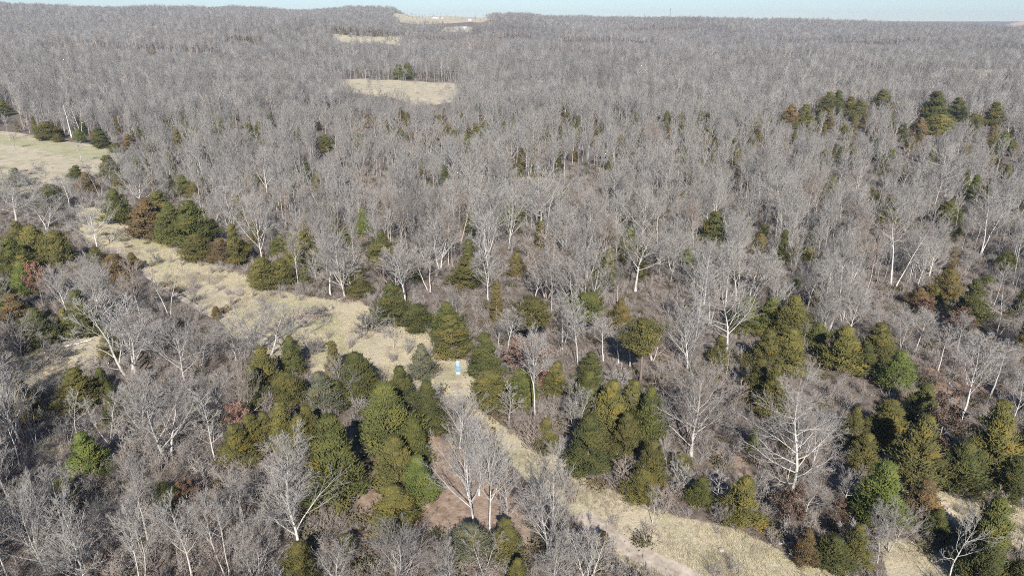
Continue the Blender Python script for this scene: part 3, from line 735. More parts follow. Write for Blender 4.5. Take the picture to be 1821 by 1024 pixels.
HERO_LABEL = {0: 'tallest white sycamore, its straight trunk hung with long level limbs', 1: 'wide low-forking white sycamore between the golden cedars and the tall sycamore', 2: 'small bright white tree spreading low at the tall sycamore foot',
 3: 'massive many-limbed pale tree standing in the orange leaf litter glade', 4: 'pale tree with a thick forked trunk at the edge of the leaf litter glade',
 7: 'broad pale tree fanning low beside the long green cedar', 8: 'narrow silvery crown rising behind the broad pale tree below the golden cedars',
 14: 'pale tree with white forked trunk leaning over the dirt track', 15: 'pale spreading tree standing alone where the grass strip narrows', 16: 'small white sapling beside the fallen pale log',
 18: 'grey fan-shaped tree growing through the dark cedar below the grass clearing', 25: 'pale tree with a white trunk between two pines beyond the boat',
 37: 'white dead snag leaning left, one of a crossed pair in the right woods', 38: 'white dead snag leaning right, its mate crossing at the foot', 39: 'crooked white tree with few limbs beside the sandy bank',
 47: 'huge dark grey fan of fine twigs at the bottom edge', 53: 'large fan-shaped pale tree behind the clipped-looking olive cedars', 68: 'twisted white double-trunk tree at the left meadow edge',
 76: 'white sycamore standing out far off on the wooded plain', 78: 'far white sycamore with a broad crown in the grey plain', 86: 'low spreading grey tree sprawled over the grass and track'}
LEANS = {37: (-0.13, 0.0), 38: (0.30, 0.0), 39: (0.10, 0), 0: (0.07, 0.0), 29: (0.22, 0), 33: (0.2, 0), 66: (0.2, 0), 51: (0.12, 0)}
for i, (px, yb, yt, w, kd, tone) in enumerate(HERO):
    px, yb, yt, w = float(px), float(yb), float(yt), float(w)
    x, y, z, h, zc = base_height(px, yb, yt)
    key, k = kd[:-1], int(kd[-1])
    add_item('sycamore' if key == 'syc' else 'snag' if key == 'snag' else 'bare', key, BARE_KINDS[key][k], x[0], y[0], z[0], h[0] * 1.02, w * zc[0] / FPX * 1.05, tone, TONE[tone], px, yb, yt, HERO_LABEL.get(i), LEANS.get(i), None)

OAKS = [l.split() for l in '''932 664 600 76 0 1.15,1.0,0.97|1664 806 698 66 0 0.58,0.52,0.48|77 544 468 34 1 1.25,0.9,0.75|1702 594 548 48 0 0.85,0.62,0.5|430 772 718 40 1 1.3,1.05,0.95|1397 934 868 56 1 0.66,0.58,0.5|966 694 655 30 1 1.25,0.85,0.78|1480 936 890 36 1 0.64,0.55,0.48|335 900 850 50 0 0.68,0.55,0.44|1640 560 530 34 1 0.9,0.7,0.6'''.split('|')]
OAK_LABEL = ['pinkish leaf-holding oak behind the pair of cedars right of the boat', 'dark reddish oak holding its leaves between two tall right-hand cedars', 'orange-pink oak still in withered leaf among the left cedars', 'brown oak in withered leaf in the open right woods', 'pale pink leafy sapling beside the golden cedars', 'brown leafy oak under the foot of the tall sycamore', 'small coral-coloured oak sapling beside the olive cedar', 'dull brown leafy sapling near the rusty little cedar', 'dark red-brown leafy oak in the lower left woods', 'small tan oak near the white dead snags']
for (px, yb, yt, w, k, c), lab in zip(OAKS, OAK_LABEL):
    px, yb, yt, w = float(px), float(yb), float(yt), float(w)
    x, y, z, h, zc = base_height(px, yb, yt)
    add_item('oak', 'oak', OAK[int(k)], x[0], y[0], z[0], h[0], w * zc[0] / FPX, 'p', tuple(float(v) for v in c.split(',')), px, yb, yt, lab)

SHRUBS = [l.split() for l in '''657 590 545 66 1 d|948 800 742 60 0 b|1115 868 810 60 0 b|1212 868 815 52 1 m|40 632 590 50 1 d|105 640 602 50 0 d|20 660 625 40 1 b|566 560 540 50 1 d|850 770 742 30 0 b|915 770 738 40 1 b|1000 870 835 30 0 m|1180 900 862 44 1 b|1280 930 890 40 0 d|1530 985 935 80 0 m|1460 985 945 34 1 d|1350 900 850 50 1 m|1100 690 655 50 0 m|1180 705 660 50 1 b|1300 720 670 50 0 b|745 560 520 26 0 m|690 600 575 20 1 l|280 470 448 20 1 d|400 690 655 50 1 m|330 720 680 44 0 m|255 690 650 40 1 b|560 630 600 40 0 d|760 640 610 24 0 m|1720 890 862 40 1 d|1765 905 870 40 0 b|1600 800 770 30 1 m|770 720 680 36 0 m|640 760 722 40 0 d|560 720 690 30 1 m'''.split('|')]
SH_LABEL = {0: 'lone round dark bush standing in the open dry grass', 3: None}
for i, (px, yb, yt, w, k, tone) in enumerate(SHRUBS):
    px, yb, yt, w = float(px), float(yb), float(yt), float(w)
    x, y, z, h, zc = base_height(px, yb, yt)
    add_item('shrub', 'shrub', SHRUB[int(k)], x[0], y[0], z[0], h[0], w * zc[0] / FPX, tone, TONE[tone], px, yb, yt, SH_LABEL.get(i))

# ------------------------------------------------------------------ the woods around them
def jitter_grid(x0, x1, y0, y1, s, j=0.42):
    gx, gy = np.meshgrid(np.arange(x0, x1, s), np.arange(y0, y1, s * 0.87))
    gx = gx + (np.arange(gx.shape[0]) % 2)[:, None] * s / 2
    gx = gx + rng.uniform(-j, j, gx.shape) * s; gy = gy + rng.uniform(-j, j, gy.shape) * s
    return gx.ravel(), gy.ravel()

HB = np.array([[i['px'] - 0.5 * i['w'] * FPX / max(project(i['x'], i['y'], i['z'])[2], 1), i['px'] + 0.5 * i['w'] * FPX / max(project(i['x'], i['y'], i['z'])[2], 1), i['yt'], i['yb'], math.hypot(i['x'], i['y'])] for i in LIST])
# understorey evergreens of the middle woods
ex, ey = jitter_grid(-420, 420, 60, 480, 12.5)
k = (np.abs(ex) < 0.80 * ey + 20) & (np.hypot(ex, ey) < 480) & ~in_any(ex, ey, GRASS_W) & ~in_any(ex, ey, GLADE_W)
k &= (rng.random(len(ex)) < 0.42 + 0.9 * vnoise(ex, ey, 60, 71)); ex, ey = ex[k], ey[k]
_h = np.array([[i['x'], i['y'], 0.5 * i['w']] for i in LIST])
k = (np.hypot(ex[:, None] - _h[None, :, 0], ey[:, None] - _h[None, :, 1]) > _h[None, :, 2] + 1.5).all(1); ex, ey = ex[k], ey[k]
ez = ground(ex, ey); eh = rng.uniform(3.5, 9.5, len(ex))
_p0, _q0, _z0 = project(ex, ey, ez); _p1, _q1, _z1 = project(ex, ey, ez + eh)
ew = eh * 0.5 * FPX / _z0
EVER = np.stack([_p0 - ew / 2, _p0 + ew / 2, _q1, _q0, np.hypot(ex, ey)], 1)
HB = np.concatenate([HB, EVER])
HXY = np.array([[i['x'], i['y'], 0.42 * i['w'] if i['kind'] in ('cedar', 'pine') else 1.6] for i in LIST])
# openings the photograph lets one look into
OPEN = [[(200,440),(270,425),(345,465),(440,488),(480,520),(600,535),(640,540),(690,580),(765,595),(780,635),(830,645),(850,690),(810,680),(780,650),(740,650),(700,680),(640,640),(590,650),(560,660),(550,620),(470,560),(400,575),(300,500)],
        [(640,860),(720,845),(775,790),(800,850),(905,850),(925,940),(760,930),(680,905),(630,900)],
        [(960,790),(1010,830),(1080,880),(1200,925),(1340,950),(1420,1000),(1520,1040),(1250,1040),(1120,975),(1020,900),(930,800)],
        [(860,735),(905,760),(950,800),(920,810),(870,770)], [(0,630),(130,610),(185,600),(150,655),(100,670),(0,680)], [(60,780),(105,780),(105,815),(65,820)],
        [(1640,870),(1821,885),(1821,960),(1700,925),(1650,930)], [(0,240),(120,255),(190,268),(130,300),(60,320),(0,310)], [(600,143),(700,146),(815,152),(790,172),(700,166),(630,158)],
        [(585,60),(640,64),(720,66),(720,78),(590,74)], [(705,26),(850,28),(900,36),(850,42),(700,38)], [(1560,960),(1650,970),(1690,1020),(1600,1040)]]

def in_view(x, y, margin=14.0):
    return (np.abs(x) < 0.80 * y + margin + 12) & (y > 30)

FARCED = HB[:, 2] < 250
FARCED[len(LIST):] = False
def covers_hero(x, y, z, h, keep):
    d = np.hypot(x, y); bad = np.zeros(len(x), bool); shut = np.zeros(len(x), bool)
    for f in (0.3, 0.5, 0.7, 0.85, 1.0):
        px, py, _ = project(x, y, z + h * f)
        for k in range(0, len(x), 4000):
            sl = slice(k, k + 4000)
            m = (px[sl, None] > HB[None, :, 0] + 2 - 9 * FARCED[None, :]) & (px[sl, None] < HB[None, :, 1] - 2 + 9 * FARCED[None, :]) & (py[sl, None] > HB[None, :, 2]) & (py[sl, None] < HB[None, :, 3] - 3 - 14 * FARCED[None, :]) & (d[sl, None] < HB[None, :, 4] + 2)
            bad[sl] |= m.any(1); shut[sl] |= m[:, FARCED].any(1)
        for poly in OPEN: shut |= in_poly(px, py, poly)
    return (bad & (rng.random(len(x)) > keep)) | shut

# near and middle woods, tree by tree
gx, gy = jitter_grid(-420, 420, 34, 500, 5.3)
hx, hy = jitter_grid(-120, 10, 34, 110, 5.6)
q0, q1, _ = project(hx, hy, ground(hx, hy)); q = (q0 < 640) & (q1 > 690)
gx = np.concatenate([gx, hx[q]]); gy = np.concatenate([gy, hy[q]])
k = in_view(gx, gy) & (np.hypot(gx, gy) < 480); gx, gy = gx[k], gy[k]
k = ~in_any(gx, gy, GRASS_W) & ~in_any(gx, gy, GLADE_W) & ~(in_any(gx, gy, RED_W) & (rng.random(len(gx)) < 0.7)); gx, gy = gx[k], gy[k]
k = (np.hypot(gx[:, None] - HXY[None, :, 0], gy[:, None] - HXY[None, :, 1]) > HXY[None, :, 2]).all(1); gx, gy = gx[k], gy[k]
k = vnoise(gx, gy, 26, 21) + 0.5 * vnoise(gx, gy, 11, 22) > -0.26; gx, gy = gx[k], gy[k]
gz = ground(gx, gy)
gh = np.clip(13.4 + 6.0 * vnoise(gx, gy, 55, 23) + rng.normal(size=len(gx)) * 2.9, 5.5, 21)
young = rng.random(len(gx)) < 0.22; gh = np.where(young, gh * 0.55, gh)
pxx, pyy, _ = project(gx, gy, gz)
# lower growth near the grass strip and along the bottom right
edge = (pyy > 560) & (pxx > 930) & (pyy > 760); gh = np.where(edge, gh * 0.6, gh)
d = np.hypot(gx, gy)
keep = np.where(pyy > 250, np.where(d > 170, 0.2, np.where(pyy > 700, 0.03, 0.12)), 0.12)
keep = np.where((pxx < 150) & (pyy > 400) & (pyy < 720), 0.0, keep)
k = ~covers_hero(gx, gy, gz, gh, keep); gx, gy, gz, gh, d = gx[k], gy[k], gz[k], gh[k], d[k]
pxx, pyy, _ = project(gx, gy, gz)

order = np.argsort(d / gh)
typ = rng.random(len(gx))
evergreen = (rng.random(len(gx)) < np.where(d > 150, 0.035, 0.02))
n_bare = sum(i['kind'] == 'bare' for i in LIST); n_ced = sum(i['kind'] == 'cedar' for i in LIST)
WOODS = []                                              # (proto index, x, y, z, sx, sz, rot, tilt)
WP = F_ + FAN + [WIDE[0]] + SLIM + SPARSE
NWP = len(WP)                # index into the woods' prototypes
for j in order:
    _, top_y, _ = project(gx[j], gy[j], gz[j] + gh[j])
    visible = -10 < pxx[j] < 1830 and top_y < 985 and d[j] > 60
    t = typ[j]
    if evergreen[j]:
        h = gh[j] * random.uniform(0.38, 0.62); hue = random.choice('ggdoooyrb')
        if visible and n_ced < 292:
            f = random.choice('cccs'); w = h * random.uniform(0.42, 0.6)
            add_item('cedar', f, random.choice(FORM[f]), gx[j], gy[j], gz[j], h, w, hue, tuple(np.array(HUES[hue]) * random.uniform(.9, 1.1)), pxx[j], pyy[j], project(gx[j], gy[j], gz[j] + h)[1]); n_ced += 1
        continue
    if gh[j] < 9: p = SLIM[int(t * 97) % 3] if t < 0.6 else FAN[int(t * 97) % 3]; key = 'slim' if t < 0.6 else 'fan'
    elif t < 0.62: p = F_[int(t * 997) % 6]; key = 'tall'
    elif t < 0.80: p = FAN[int(t * 997) % 3]; key = 'fan'
    elif t < 0.87: p = SLIM[int(t * 997) % 3]; key = 'slim'
    elif t < 0.93: p = SPARSE[int(t * 997) % 2]; key = 'sparse'
    else: p = WIDE[0]; key = 'wide'
    s = gh[j] / p.h
    wv = p.w * s * (random.uniform(0.95, 1.3) if d[j] < 165 else random.uniform(0.85, 1.2))
    tone = random.choices('lmdb', (0.30, 0.42, 0.12, 0.16))[0]
    if visible and n_bare < 296:
        add_item('bare', key, p, gx[j], gy[j], gz[j], gh[j], wv, tone, TONE[tone], pxx[j], pyy[j], top_y); n_bare += 1
    else:
        WOODS.append((WP.index(p) + (NWP if d[j] > 165 else 0), gx[j], gy[j], gz[j], wv / p.w, s, random.uniform(0, 6.28), 0.0))
# ------------------------------------------------------------------ scattered masses (geometry nodes)
HIDDEN = []
def scatter(name, protos, pts, rot, scl, idx, label=None, cat=None, hue=None):
    """one 'stuff' object: every prototype mesh set on the points that ask for it"""
    pts = np.asarray(pts, np.float32); n = len(pts)
    me = bpy.data.meshes.new(name)
    me.vertices.add(n); me.vertices.foreach_set('co', pts.ravel())
    for nm, ty, arr in (('turn', 'FLOAT_VECTOR', rot), ('size', 'FLOAT_VECTOR', scl)):
        a = me.attributes.new(nm, ty, 'POINT'); a.data.foreach_set('vector', np.asarray(arr, np.float32).ravel())
    a = me.attributes.new('sort', 'INT', 'POINT'); a.data.foreach_set('value', np.asarray(idx, np.int32))
    if hue is not None:
        a = me.attributes.new('hue', 'FLOAT', 'POINT'); a.data.foreach_set('value', np.asarray(hue, np.float32))
    o = bpy.data.objects.new(name, me); COL.objects.link(o)
    ng = bpy.data.node_groups.new(name, 'GeometryNodeTree')
    ng.interface.new_socket('Geometry', in_out='INPUT', socket_type='NodeSocketGeometry')
    ng.interface.new_socket('Geometry', in_out='OUTPUT', socket_type='NodeSocketGeometry')
    gi = ng.nodes.new('NodeGroupInput'); go = ng.nodes.new('NodeGroupOutput')
    jo = ng.nodes.new('GeometryNodeJoinGeometry')
    def attr(nm, ty):
        q = ng.nodes.new('GeometryNodeInputNamedAttribute'); q.data_type = ty; q.inputs['Name'].default_value = nm
        return q.outputs['Attribute']
    turn, size, sort = attr('turn', 'FLOAT_VECTOR'), attr('size', 'FLOAT_VECTOR'), attr('sort', 'INT')
    for k, m in enumerate(protos):
        po = bpy.data.objects.new(m.name, m); HIDDEN.append(po)
        oi = ng.nodes.new('GeometryNodeObjectInfo'); oi.inputs['Object'].default_value = po; oi.inputs['As Instance'].default_value = False
        cmp_ = ng.nodes.new('FunctionNodeCompare'); cmp_.data_type = 'INT'; cmp_.operation = 'EQUAL'
        ng.links.new(sort, cmp_.inputs[2]); cmp_.inputs[3].default_value = k
        ip = ng.nodes.new('GeometryNodeInstanceOnPoints')
        ng.links.new(gi.outputs[0], ip.inputs['Points']); ng.links.new(cmp_.outputs[0], ip.inputs['Selection'])
        ng.links.new(oi.outputs['Geometry'], ip.inputs['Instance'])
        ng.links.new(turn, ip.inputs['Rotation']); ng.links.new(size, ip.inputs['Scale'])
        ng.links.new(ip.outputs[0], jo.inputs[0])
    ng.links.new(jo.outputs[0], go.inputs[0])
    mod = o.modifiers.new('scatter', 'NODES'); mod.node_group = ng
    o['kind'] = 'stuff'
    if label: o['label'] = label
    if cat: o['category'] = cat
    return o

# far trees: few triangles each, single and in 22-tree patches
def far_tree(seed, h):
    rg = np.random.default_rng(seed)
    K = 4
    P = np.zeros((1, K, 3)); P[0, :, 2] = np.linspace(-0.3, h * 0.92, K); P[0, 1:, :2] = np.cumsum(rg.normal(size=(K - 1, 2)) * 0.25, 0)
    R = np.linspace(0.17, 0.03, K)[None]
    P1, R1, _ = sprout(P, R, 12, 0.46, 0.97, (24, 46), 0.40, rg, up=0.5, wob=0.1, K=3, rf=0.6)
    P2, R2, _ = sprout(P1, R1, 5, 0.15, 1.0, (22, 55), 0.50, rg, up=0.3, wob=0.1, K=2, rf=0.6)
    P3, R3, _ = sprout(P2, R2, 6, 0.1, 1.0, (20, 55), 0.62, rg, up=0.1, K=2, rf=0.6)
    c = [tubes(P, R, 4)]
    sh = rg.uniform(-0.9, 0.5)
    for PP, r in ((P1, 0.08), (P2, 0.05), (P3, 0.034)):
        B = PP[:, 0]; c.append(spikes(B, PP[:, -1] - B, r, rg))
    return [(v, f, np.clip(np.asarray(g) + sh, 0, 1), 0) for v, f, g, mi in c]

def moved(ch, x, y, a, s, sz, mi=None):
    o = []
    ca, sa = math.cos(a), math.sin(a)
    for v, f, g, m in ch:
        w = np.stack([(v[:, 0] * ca - v[:, 1] * sa) * s + x, (v[:, 0] * sa + v[:, 1] * ca) * s + y, v[:, 2] * sz], 1)
        o.append((w, f, g, m if mi is None else mi))
    return o

FT = [far_tree(200 + i, 15 + i % 3) for i in range(7)]
LOWCED = [(lambda tc: [(v, f, g, 1) for v, f, g, m in tc[1][:1]])(cedar(240 + i, h=7, w=3.6, nb=26, ns=14)) for i in range(3)]
for c in LOWCED:
    for k, (v, f, g, m) in enumerate(c):
        v4 = v.reshape(-1, 4, 3); cen = v4.mean(1, keepdims=True); c[k] = ((cen + (v4 - cen) * 1.9).reshape(-1, 3), f, g, m)
FARM = [M_BARK_FAR, M_NEEDLE_FAR]
wp_mesh = [make_mesh('wood tree', p.chunks, [M_BARK_FAR]) for p in WP] + [make_mesh('wood tree', p.mid, [M_BARK_FAR]) for p in WP]
ft_mesh = [make_mesh('far tree', c, FARM) for c in FT]
lc_mesh = [make_mesh('far cedar', c + [tubes(np.array([[[0, 0, -.2], [0, 0, 3.0]]]), np.array([[.14, .08]]), 4, 0)], FARM) for c in LOWCED]
lc_mesh += [make_mesh('wood cedar', [(v, f, g, 1 if m == 0 else 0) for v, f, g, m in p.cch] + p.tch, FARM) for p in (CONE[0], SLIMC[0], ROUND[0])]
tile_mesh, TILE_R = [], 16.5
for t in range(7):
    rg = np.random.default_rng(300 + t)
    ch = []
    for k in range(15):
        r = TILE_R * math.sqrt((k + rg.random()) / 15); a = k * 2.399 + rg.normal() * 0.3
        s = rg.uniform(0.62, 1.25)
        if rg.random() < (0.05 if t < 5 else 0.12): ch += moved(LOWCED[k % 3], r * math.cos(a), r * math.sin(a), rg.random() * 6, s, s)
        else: ch += moved(FT[int(rg.integers(7))], r * math.cos(a), r * math.sin(a), rg.random() * 6, s * rg.uniform(1.05, 1.45), s)
    tile_mesh.append(make_mesh('far wood patch', ch, FARM))
PROT = wp_mesh + ft_mesh + lc_mesh + tile_mesh
o_ft = len(wp_mesh); o_lc = o_ft + len(ft_mesh); o_tile = o_lc + len(lc_mesh)

pts, rots, scls, idxs = [], [], [], []
def put(i, x, y, z, sxy, sz, a):
    pts.append((x, y, z)); rots.append((0, 0, a)); scls.append((sxy, sxy, sz)); idxs.append(i)
for w in WOODS: put(w[0], w[1], w[2], w[3], w[4], w[5], w[6])
# evergreens of the middle woods beyond the ones with objects of their own
for x, y, z, h in zip(ex, ey, ez, eh): put(o_lc + 3 + random.randrange(3), x, y, z, h / 8 * random.uniform(.8, 1.15), h / 8, random.random() * 6)
# far woods in patches, broken into single trees along the edges of the fields
S = 28.0
gx, gy = jitter_grid(-3900, 3900, 380, 4500, S, 0.3)
d = np.hypot(gx, gy)
k = (np.abs(gx) < 0.80 * gy + 60) & (d > 470) & (d < 4500); gx, gy, d = gx[k], gy[k], d[k]
near_field = np.zeros(len(gx), bool)
for a in np.arange(8) * PI / 4:
    near_field |= in_any(gx + 15 * math.cos(a), gy + 15 * math.sin(a), GRASS_W) | in_any(gx + 15 * math.cos(a), gy + 15 * math.sin(a), GAPS_W)
near_field |= in_any(gx, gy, GRASS_W) | in_any(gx, gy, GAPS_W) | (d < 620)
gz = ground(gx, gy)
az = np.arctan2(gx, gy)
quarry = (az > math.radians(31.8)) & (az < math.radians(46)) & (d > 2480) & (d < 3320)
hide = np.zeros(len(gx), bool)
for f in (8, 14):
    px, py, _ = project(gx, gy, gz + f)
    for poly in OPEN: hide |= in_poly(px, py, poly)
thin = vnoise(gx, gy, 240, 31) + 0.6 * vnoise(gx, gy, 90, 32)
size = np.clip(1.0 + 0.55 * vnoise(gx, gy, 300, 33) + 0.35 * vnoise(gx, gy, 70, 34), 0.6, 1.4)
for x, y, z, dd, nf, q, hd, th, sz in zip(gx, gy, gz, d, near_field, quarry, hide, thin, size):
    if q: continue
    if nf or hd:
        m = 20
        ax = x + rng.uniform(-14, 14, m); ay = y + rng.uniform(-14, 14, m)
        ok = ~in_any(ax, ay, GRASS_W) & ~in_any(ax, ay, GAPS_W) & (np.hypot(ax, ay) > 480)
        za = ground(ax, ay)
        if y < 640: ok &= ~covers_hero(ax, ay, za, np.full(m, 14.0), 1.0)
        if hd:
            px, py, _ = project(ax, ay, za + 13)
            for poly in OPEN: ok &= ~in_poly(px, py, poly)
        for xx, yy, zz in zip(ax[ok], ay[ok], za[ok]):
            if random.random() < 0.06: put(o_lc + random.randrange(3), xx, yy, zz, random.uniform(.7, 1.3), random.uniform(.7, 1.2), random.random() * 6)
            else: put(o_ft + random.randrange(7), xx, yy, zz, random.uniform(.7, 1.2), random.uniform(.7, 1.15), random.random() * 6)
    elif th > -0.36:
        t = random.randrange(5) if random.random() < 0.85 else 5 + random.randrange(2)
        put(o_tile + t, x, y, z, 1.0, sz, random.random() * 6)
# hedgerow cedars and dark thickets seen along the far fields
for (x0, y0, x1, y1, n, hs) in [(595, 62, 690, 66, 34, 1.4), (690, 72, 760, 80, 16, 1.1), (880, 112, 930, 118, 20, 1.2), (970, 106, 1010, 108, 16, 1.3), (420, 70, 450, 78, 16, 1.2), (180, 42, 280, 50, 34, 1.2), (15, 14, 70, 24, 22, 1.3), (1100, 100, 1180, 104, 22, 1.0), (725, 24, 760, 26, 8, .6), (640, 135, 830, 142, 20, .8), (1240, 60, 1330, 66, 14, 1.2), (1130, 75, 1180, 84, 14, 1.2)]:
    fx = np.linspace(x0, x1, n) + rng.normal(size=n) * 2; fy = np.linspace(y0, y1, n) + rng.normal(size=n) * 1.0
    X, Y, Z = unproject(fx, fy)
    for x, y, z in zip(X, Y, Z): put(o_lc + random.randrange(3), x, y, z, hs * random.uniform(.7, 1.3), hs * random.uniform(.8, 1.3), random.random() * 6)
for (x0, y0, x1, y1, n) in [(700, 27, 900, 33, 40), (700, 34, 860, 41, 26), (600, 148, 820, 176, 22), (595, 64, 720, 76, 60), (700, 28, 900, 40, 30), (790, 50, 840, 58, 10), (0, 250, 180, 300, 3), (1490, 162, 1600, 170, 6)]:
    fx = rng.uniform(x0, x1, n); fy = y0 + (y1 - y0) * (fx - x0) / (x1 - x0) + rng.normal(size=n) * (2.0 if y1 < 100 else 8)
    X, Y, Z = unproject(fx, fy)
    for x, y, z in zip(X, Y, Z): put(o_ft + random.randrange(7), x, y, z, random.uniform(.6, 1.1), random.uniform(.5, .9), random.random() * 6)
print('woods instances', len(pts), 'listed', len(LIST))
PA = np.array(pts); pd = np.hypot(PA[:, 0], PA[:, 1])
hue = np.clip(0.25 + 0.6 * vnoise(PA[:, 0], PA[:, 1], 260, 61) + 0.35 * vnoise(PA[:, 0], PA[:, 1], 70, 62), 0, 0.55)
wpx, wpy, _ = project(PA[:, 0], PA[:, 1], PA[:, 2])
hue = np.where(in_poly(wpx, wpy, [(690, 66), (900, 66), (880, 100), (700, 98)]), 0.5 + 0.1 * rng.random(len(hue)), hue)
woods = scatter('woods', PROT, pts, rots, scls, idxs, 'grey leafless woods running back over the hills to the skyline', 'woods', hue)

# undergrowth: brush, briars and saplings on the forest floor
def brush_chunks(seed, h, spread, n):
    rg = np.random.default_rng(seed)
    B = np.zeros((n, 3)); B[:, :2] = rg.normal(size=(n, 2)) * 0.25 * spread; B[:, 2] = -0.1
    a = rg.random(n) * 6.28; t = rg.uniform(0.15, 0.95, n) * spread
    D = np.stack([np.cos(a) * t, np.sin(a) * t, np.ones(n)], 1); D = unit(D) * (h * rg.uniform(0.6, 1.1, n))[:, None]
    P = np.stack([B, B + D * 0.5 + rg.normal(size=(n, 3)) * 0.06, B + D + rg.normal(size=(n, 3)) * 0.12], 1)
    R = np.linspace(0.022, 0.010, 3)[None, :].repeat(n, 0)
    P2, R2, _ = sprout(P, R, 7, 0.25, 1.0, (25, 60), 0.42, rg, K=2)
    P3, R3, _ = sprout(P2, R2, 3, 0.2, 1.0, (25, 60), 0.5, rg, K=2)
    tv = rg.random(n)
    c = tubes(P, R, 3)
    return [(c[0], c[1], np.repeat(tv, 9), 0), spikes(P2[:, 0], P2[:, 1] - P2[:, 0], 0.013, rg, 0, np.repeat(tv, 7)), spikes(P3[:, 0], P3[:, 1] - P3[:, 0], 0.011, rg, 0, np.repeat(tv, 21))]
def briar_chunks(seed, h, w, n):
    rg = np.random.default_rng(seed)
    S = rg.normal(size=(n, 3)) * np.array([w / 3, w / 3, h / 3]); S[:, 2] = np.abs(S[:, 2])
    D = unit(rg.normal(size=(n, 3)) + np.array([0, 0, .6])) * rg.uniform(0.14, 0.34, (n, 1))
    return [spikes(S, D, 0.06, rg, 0, rg.random(n))]
def tuft_chunks(seed, h, n, w):
    rg = np.random.default_rng(seed)
    B = np.zeros((n, 3)); B[:, :2] = rg.normal(size=(n, 2)) * w * 0.3; B[:, 2] = -0.04
    a = rg.random(n) * 6.28; t = rg.uniform(0.1, 0.9, n)
    D = unit(np.stack([np.cos(a) * t, np.sin(a) * t, np.ones(n)], 1)) * (h * rg.uniform(0.5, 1.1, n))[:, None]
    return [spikes(B, D, 0.018, rg, 0, rg.random(n) * 0.6)]
UG = [make_mesh('brush', brush_chunks(401, 1.9, 0.8, 16), [M_BRUSH]), make_mesh('brush', brush_chunks(402, 1.3, 1.3, 18), [M_BRUSH]), make_mesh('brush', brush_chunks(403, 2.6, 0.5, 12), [M_BRUSH]),
      make_mesh('briar', briar_chunks(404, 0.9, 1.8, 260), [M_BRUSHG])]
gx, gy = jitter_grid(-240, 240, 34, 300, 2.0)
k = in_view(gx, gy); gx, gy = gx[k], gy[k]
g = in_any(gx, gy, GRASS_W); gl = in_any(gx, gy, GLADE_W) | in_any(gx, gy, BARE_W)
edgy = np.zeros(len(gx), bool)
for a in np.arange(6) * PI / 3: edgy |= in_any(gx + 3.5 * math.cos(a), gy + 3.5 * math.sin(a), GRASS_W)
edgy &= ~g
pr = np.where(gl, 0.22, np.where(g, 0.10 + 0.5 * (vnoise(gx, gy, 9, 42) > 0.10) * (gy < 105), np.where(edgy, 0.95, 0.80 + 0.7 * vnoise(gx, gy, 22, 41))))
k = rng.random(len(gx)) < pr; gx, gy, edgy = gx[k], gy[k], edgy[k]
gz = ground(gx, gy); px, py, _ = project(gx, gy, gz)
ot = on_track(gx, gy, 0.3); gx, gy, gz, edgy, px, py = gx[~ot], gy[~ot], gz[~ot], edgy[~ot], px[~ot], py[~ot]
boatzone = (np.abs(px - 815) < 22) & (py > 630) & (py < 720)
gx, gy, gz, edgy, px, py = (q[~boatzone] for q in (gx, gy, gz, edgy, px, py))
n = len(gx); ii = rng.choice(4, n, p=[.33, .33, .2, .14])
s = rng.uniform(0.5, 1.5, n) * np.where(in_any(gx, gy, GLADE_W), 0.45, np.where((px < 640) & (py > 690), 1.25, 1.0))
print('undergrowth', n)
scatter('undergrowth', UG, np.stack([gx, gy, gz], 1), np.stack([gx * 0, gx * 0, rng.random(n) * 6.28], 1), np.stack([s * 1.1, s * 1.1, s], 1), ii, 'brown brush, saplings and briars on the forest floor', 'undergrowth')

# dry grass on the strips and clearings
TU = [make_mesh('tuft', tuft_chunks(420 + i, (0.75, 0.95, 0.55)[i], (26, 30, 22)[i], (0.8, 0.9, 1.1)[i]), [M_STRAW]) for i in range(3)]
gx, gy = jitter_grid(-190, 190, 34, 250, 0.62)
k = np.zeros(len(gx), bool)
for w in GRASS_W[:5]:
    P = np.array(w); bb = (gx > P[:, 0].min()) & (gx < P[:, 0].max()) & (gy > P[:, 1].min()) & (gy < P[:, 1].max())
    j = np.nonzero(bb)[0]; k[j] |= in_poly(gx[j], gy[j], w)
j = np.nonzero(k)[0]; k[j] &= ~in_any(gx[j], gy[j], BARE_W)
gx, gy = gx[k], gy[k]
m = vnoise(gx, gy, 9, 51) + 0.6 * vnoise(gx, gy, 3.2, 52)
k = (m > -0.22 + 0.5 * (rng.random(len(gx)) - 0.5)) & in_view(gx, gy, 0) & ~on_track(gx, gy); gx, gy, m = gx[k], gy[k], m[k]
s = np.clip(0.45 + 0.6 * m + 0.22 * rng.random(len(gx)), 0.2, 1.1)
n = len(gx); print('tufts', n)
th = np.clip(2.8 * (vnoise(gx, gy, 8, 53) + 0.7 * vnoise(gx, gy, 2.6, 54) - 0.14), 0, 0.55)
scatter('grass', TU, np.stack([gx, gy, ground(gx, gy)], 1), np.stack([gx * 0, gx * 0, rng.random(n) * 6.28], 1), np.stack([s * 1.2, s * 1.2, s], 1), rng.integers(0, 3, n), 'tall straw-coloured dry grass along the clearing', 'grass', th)
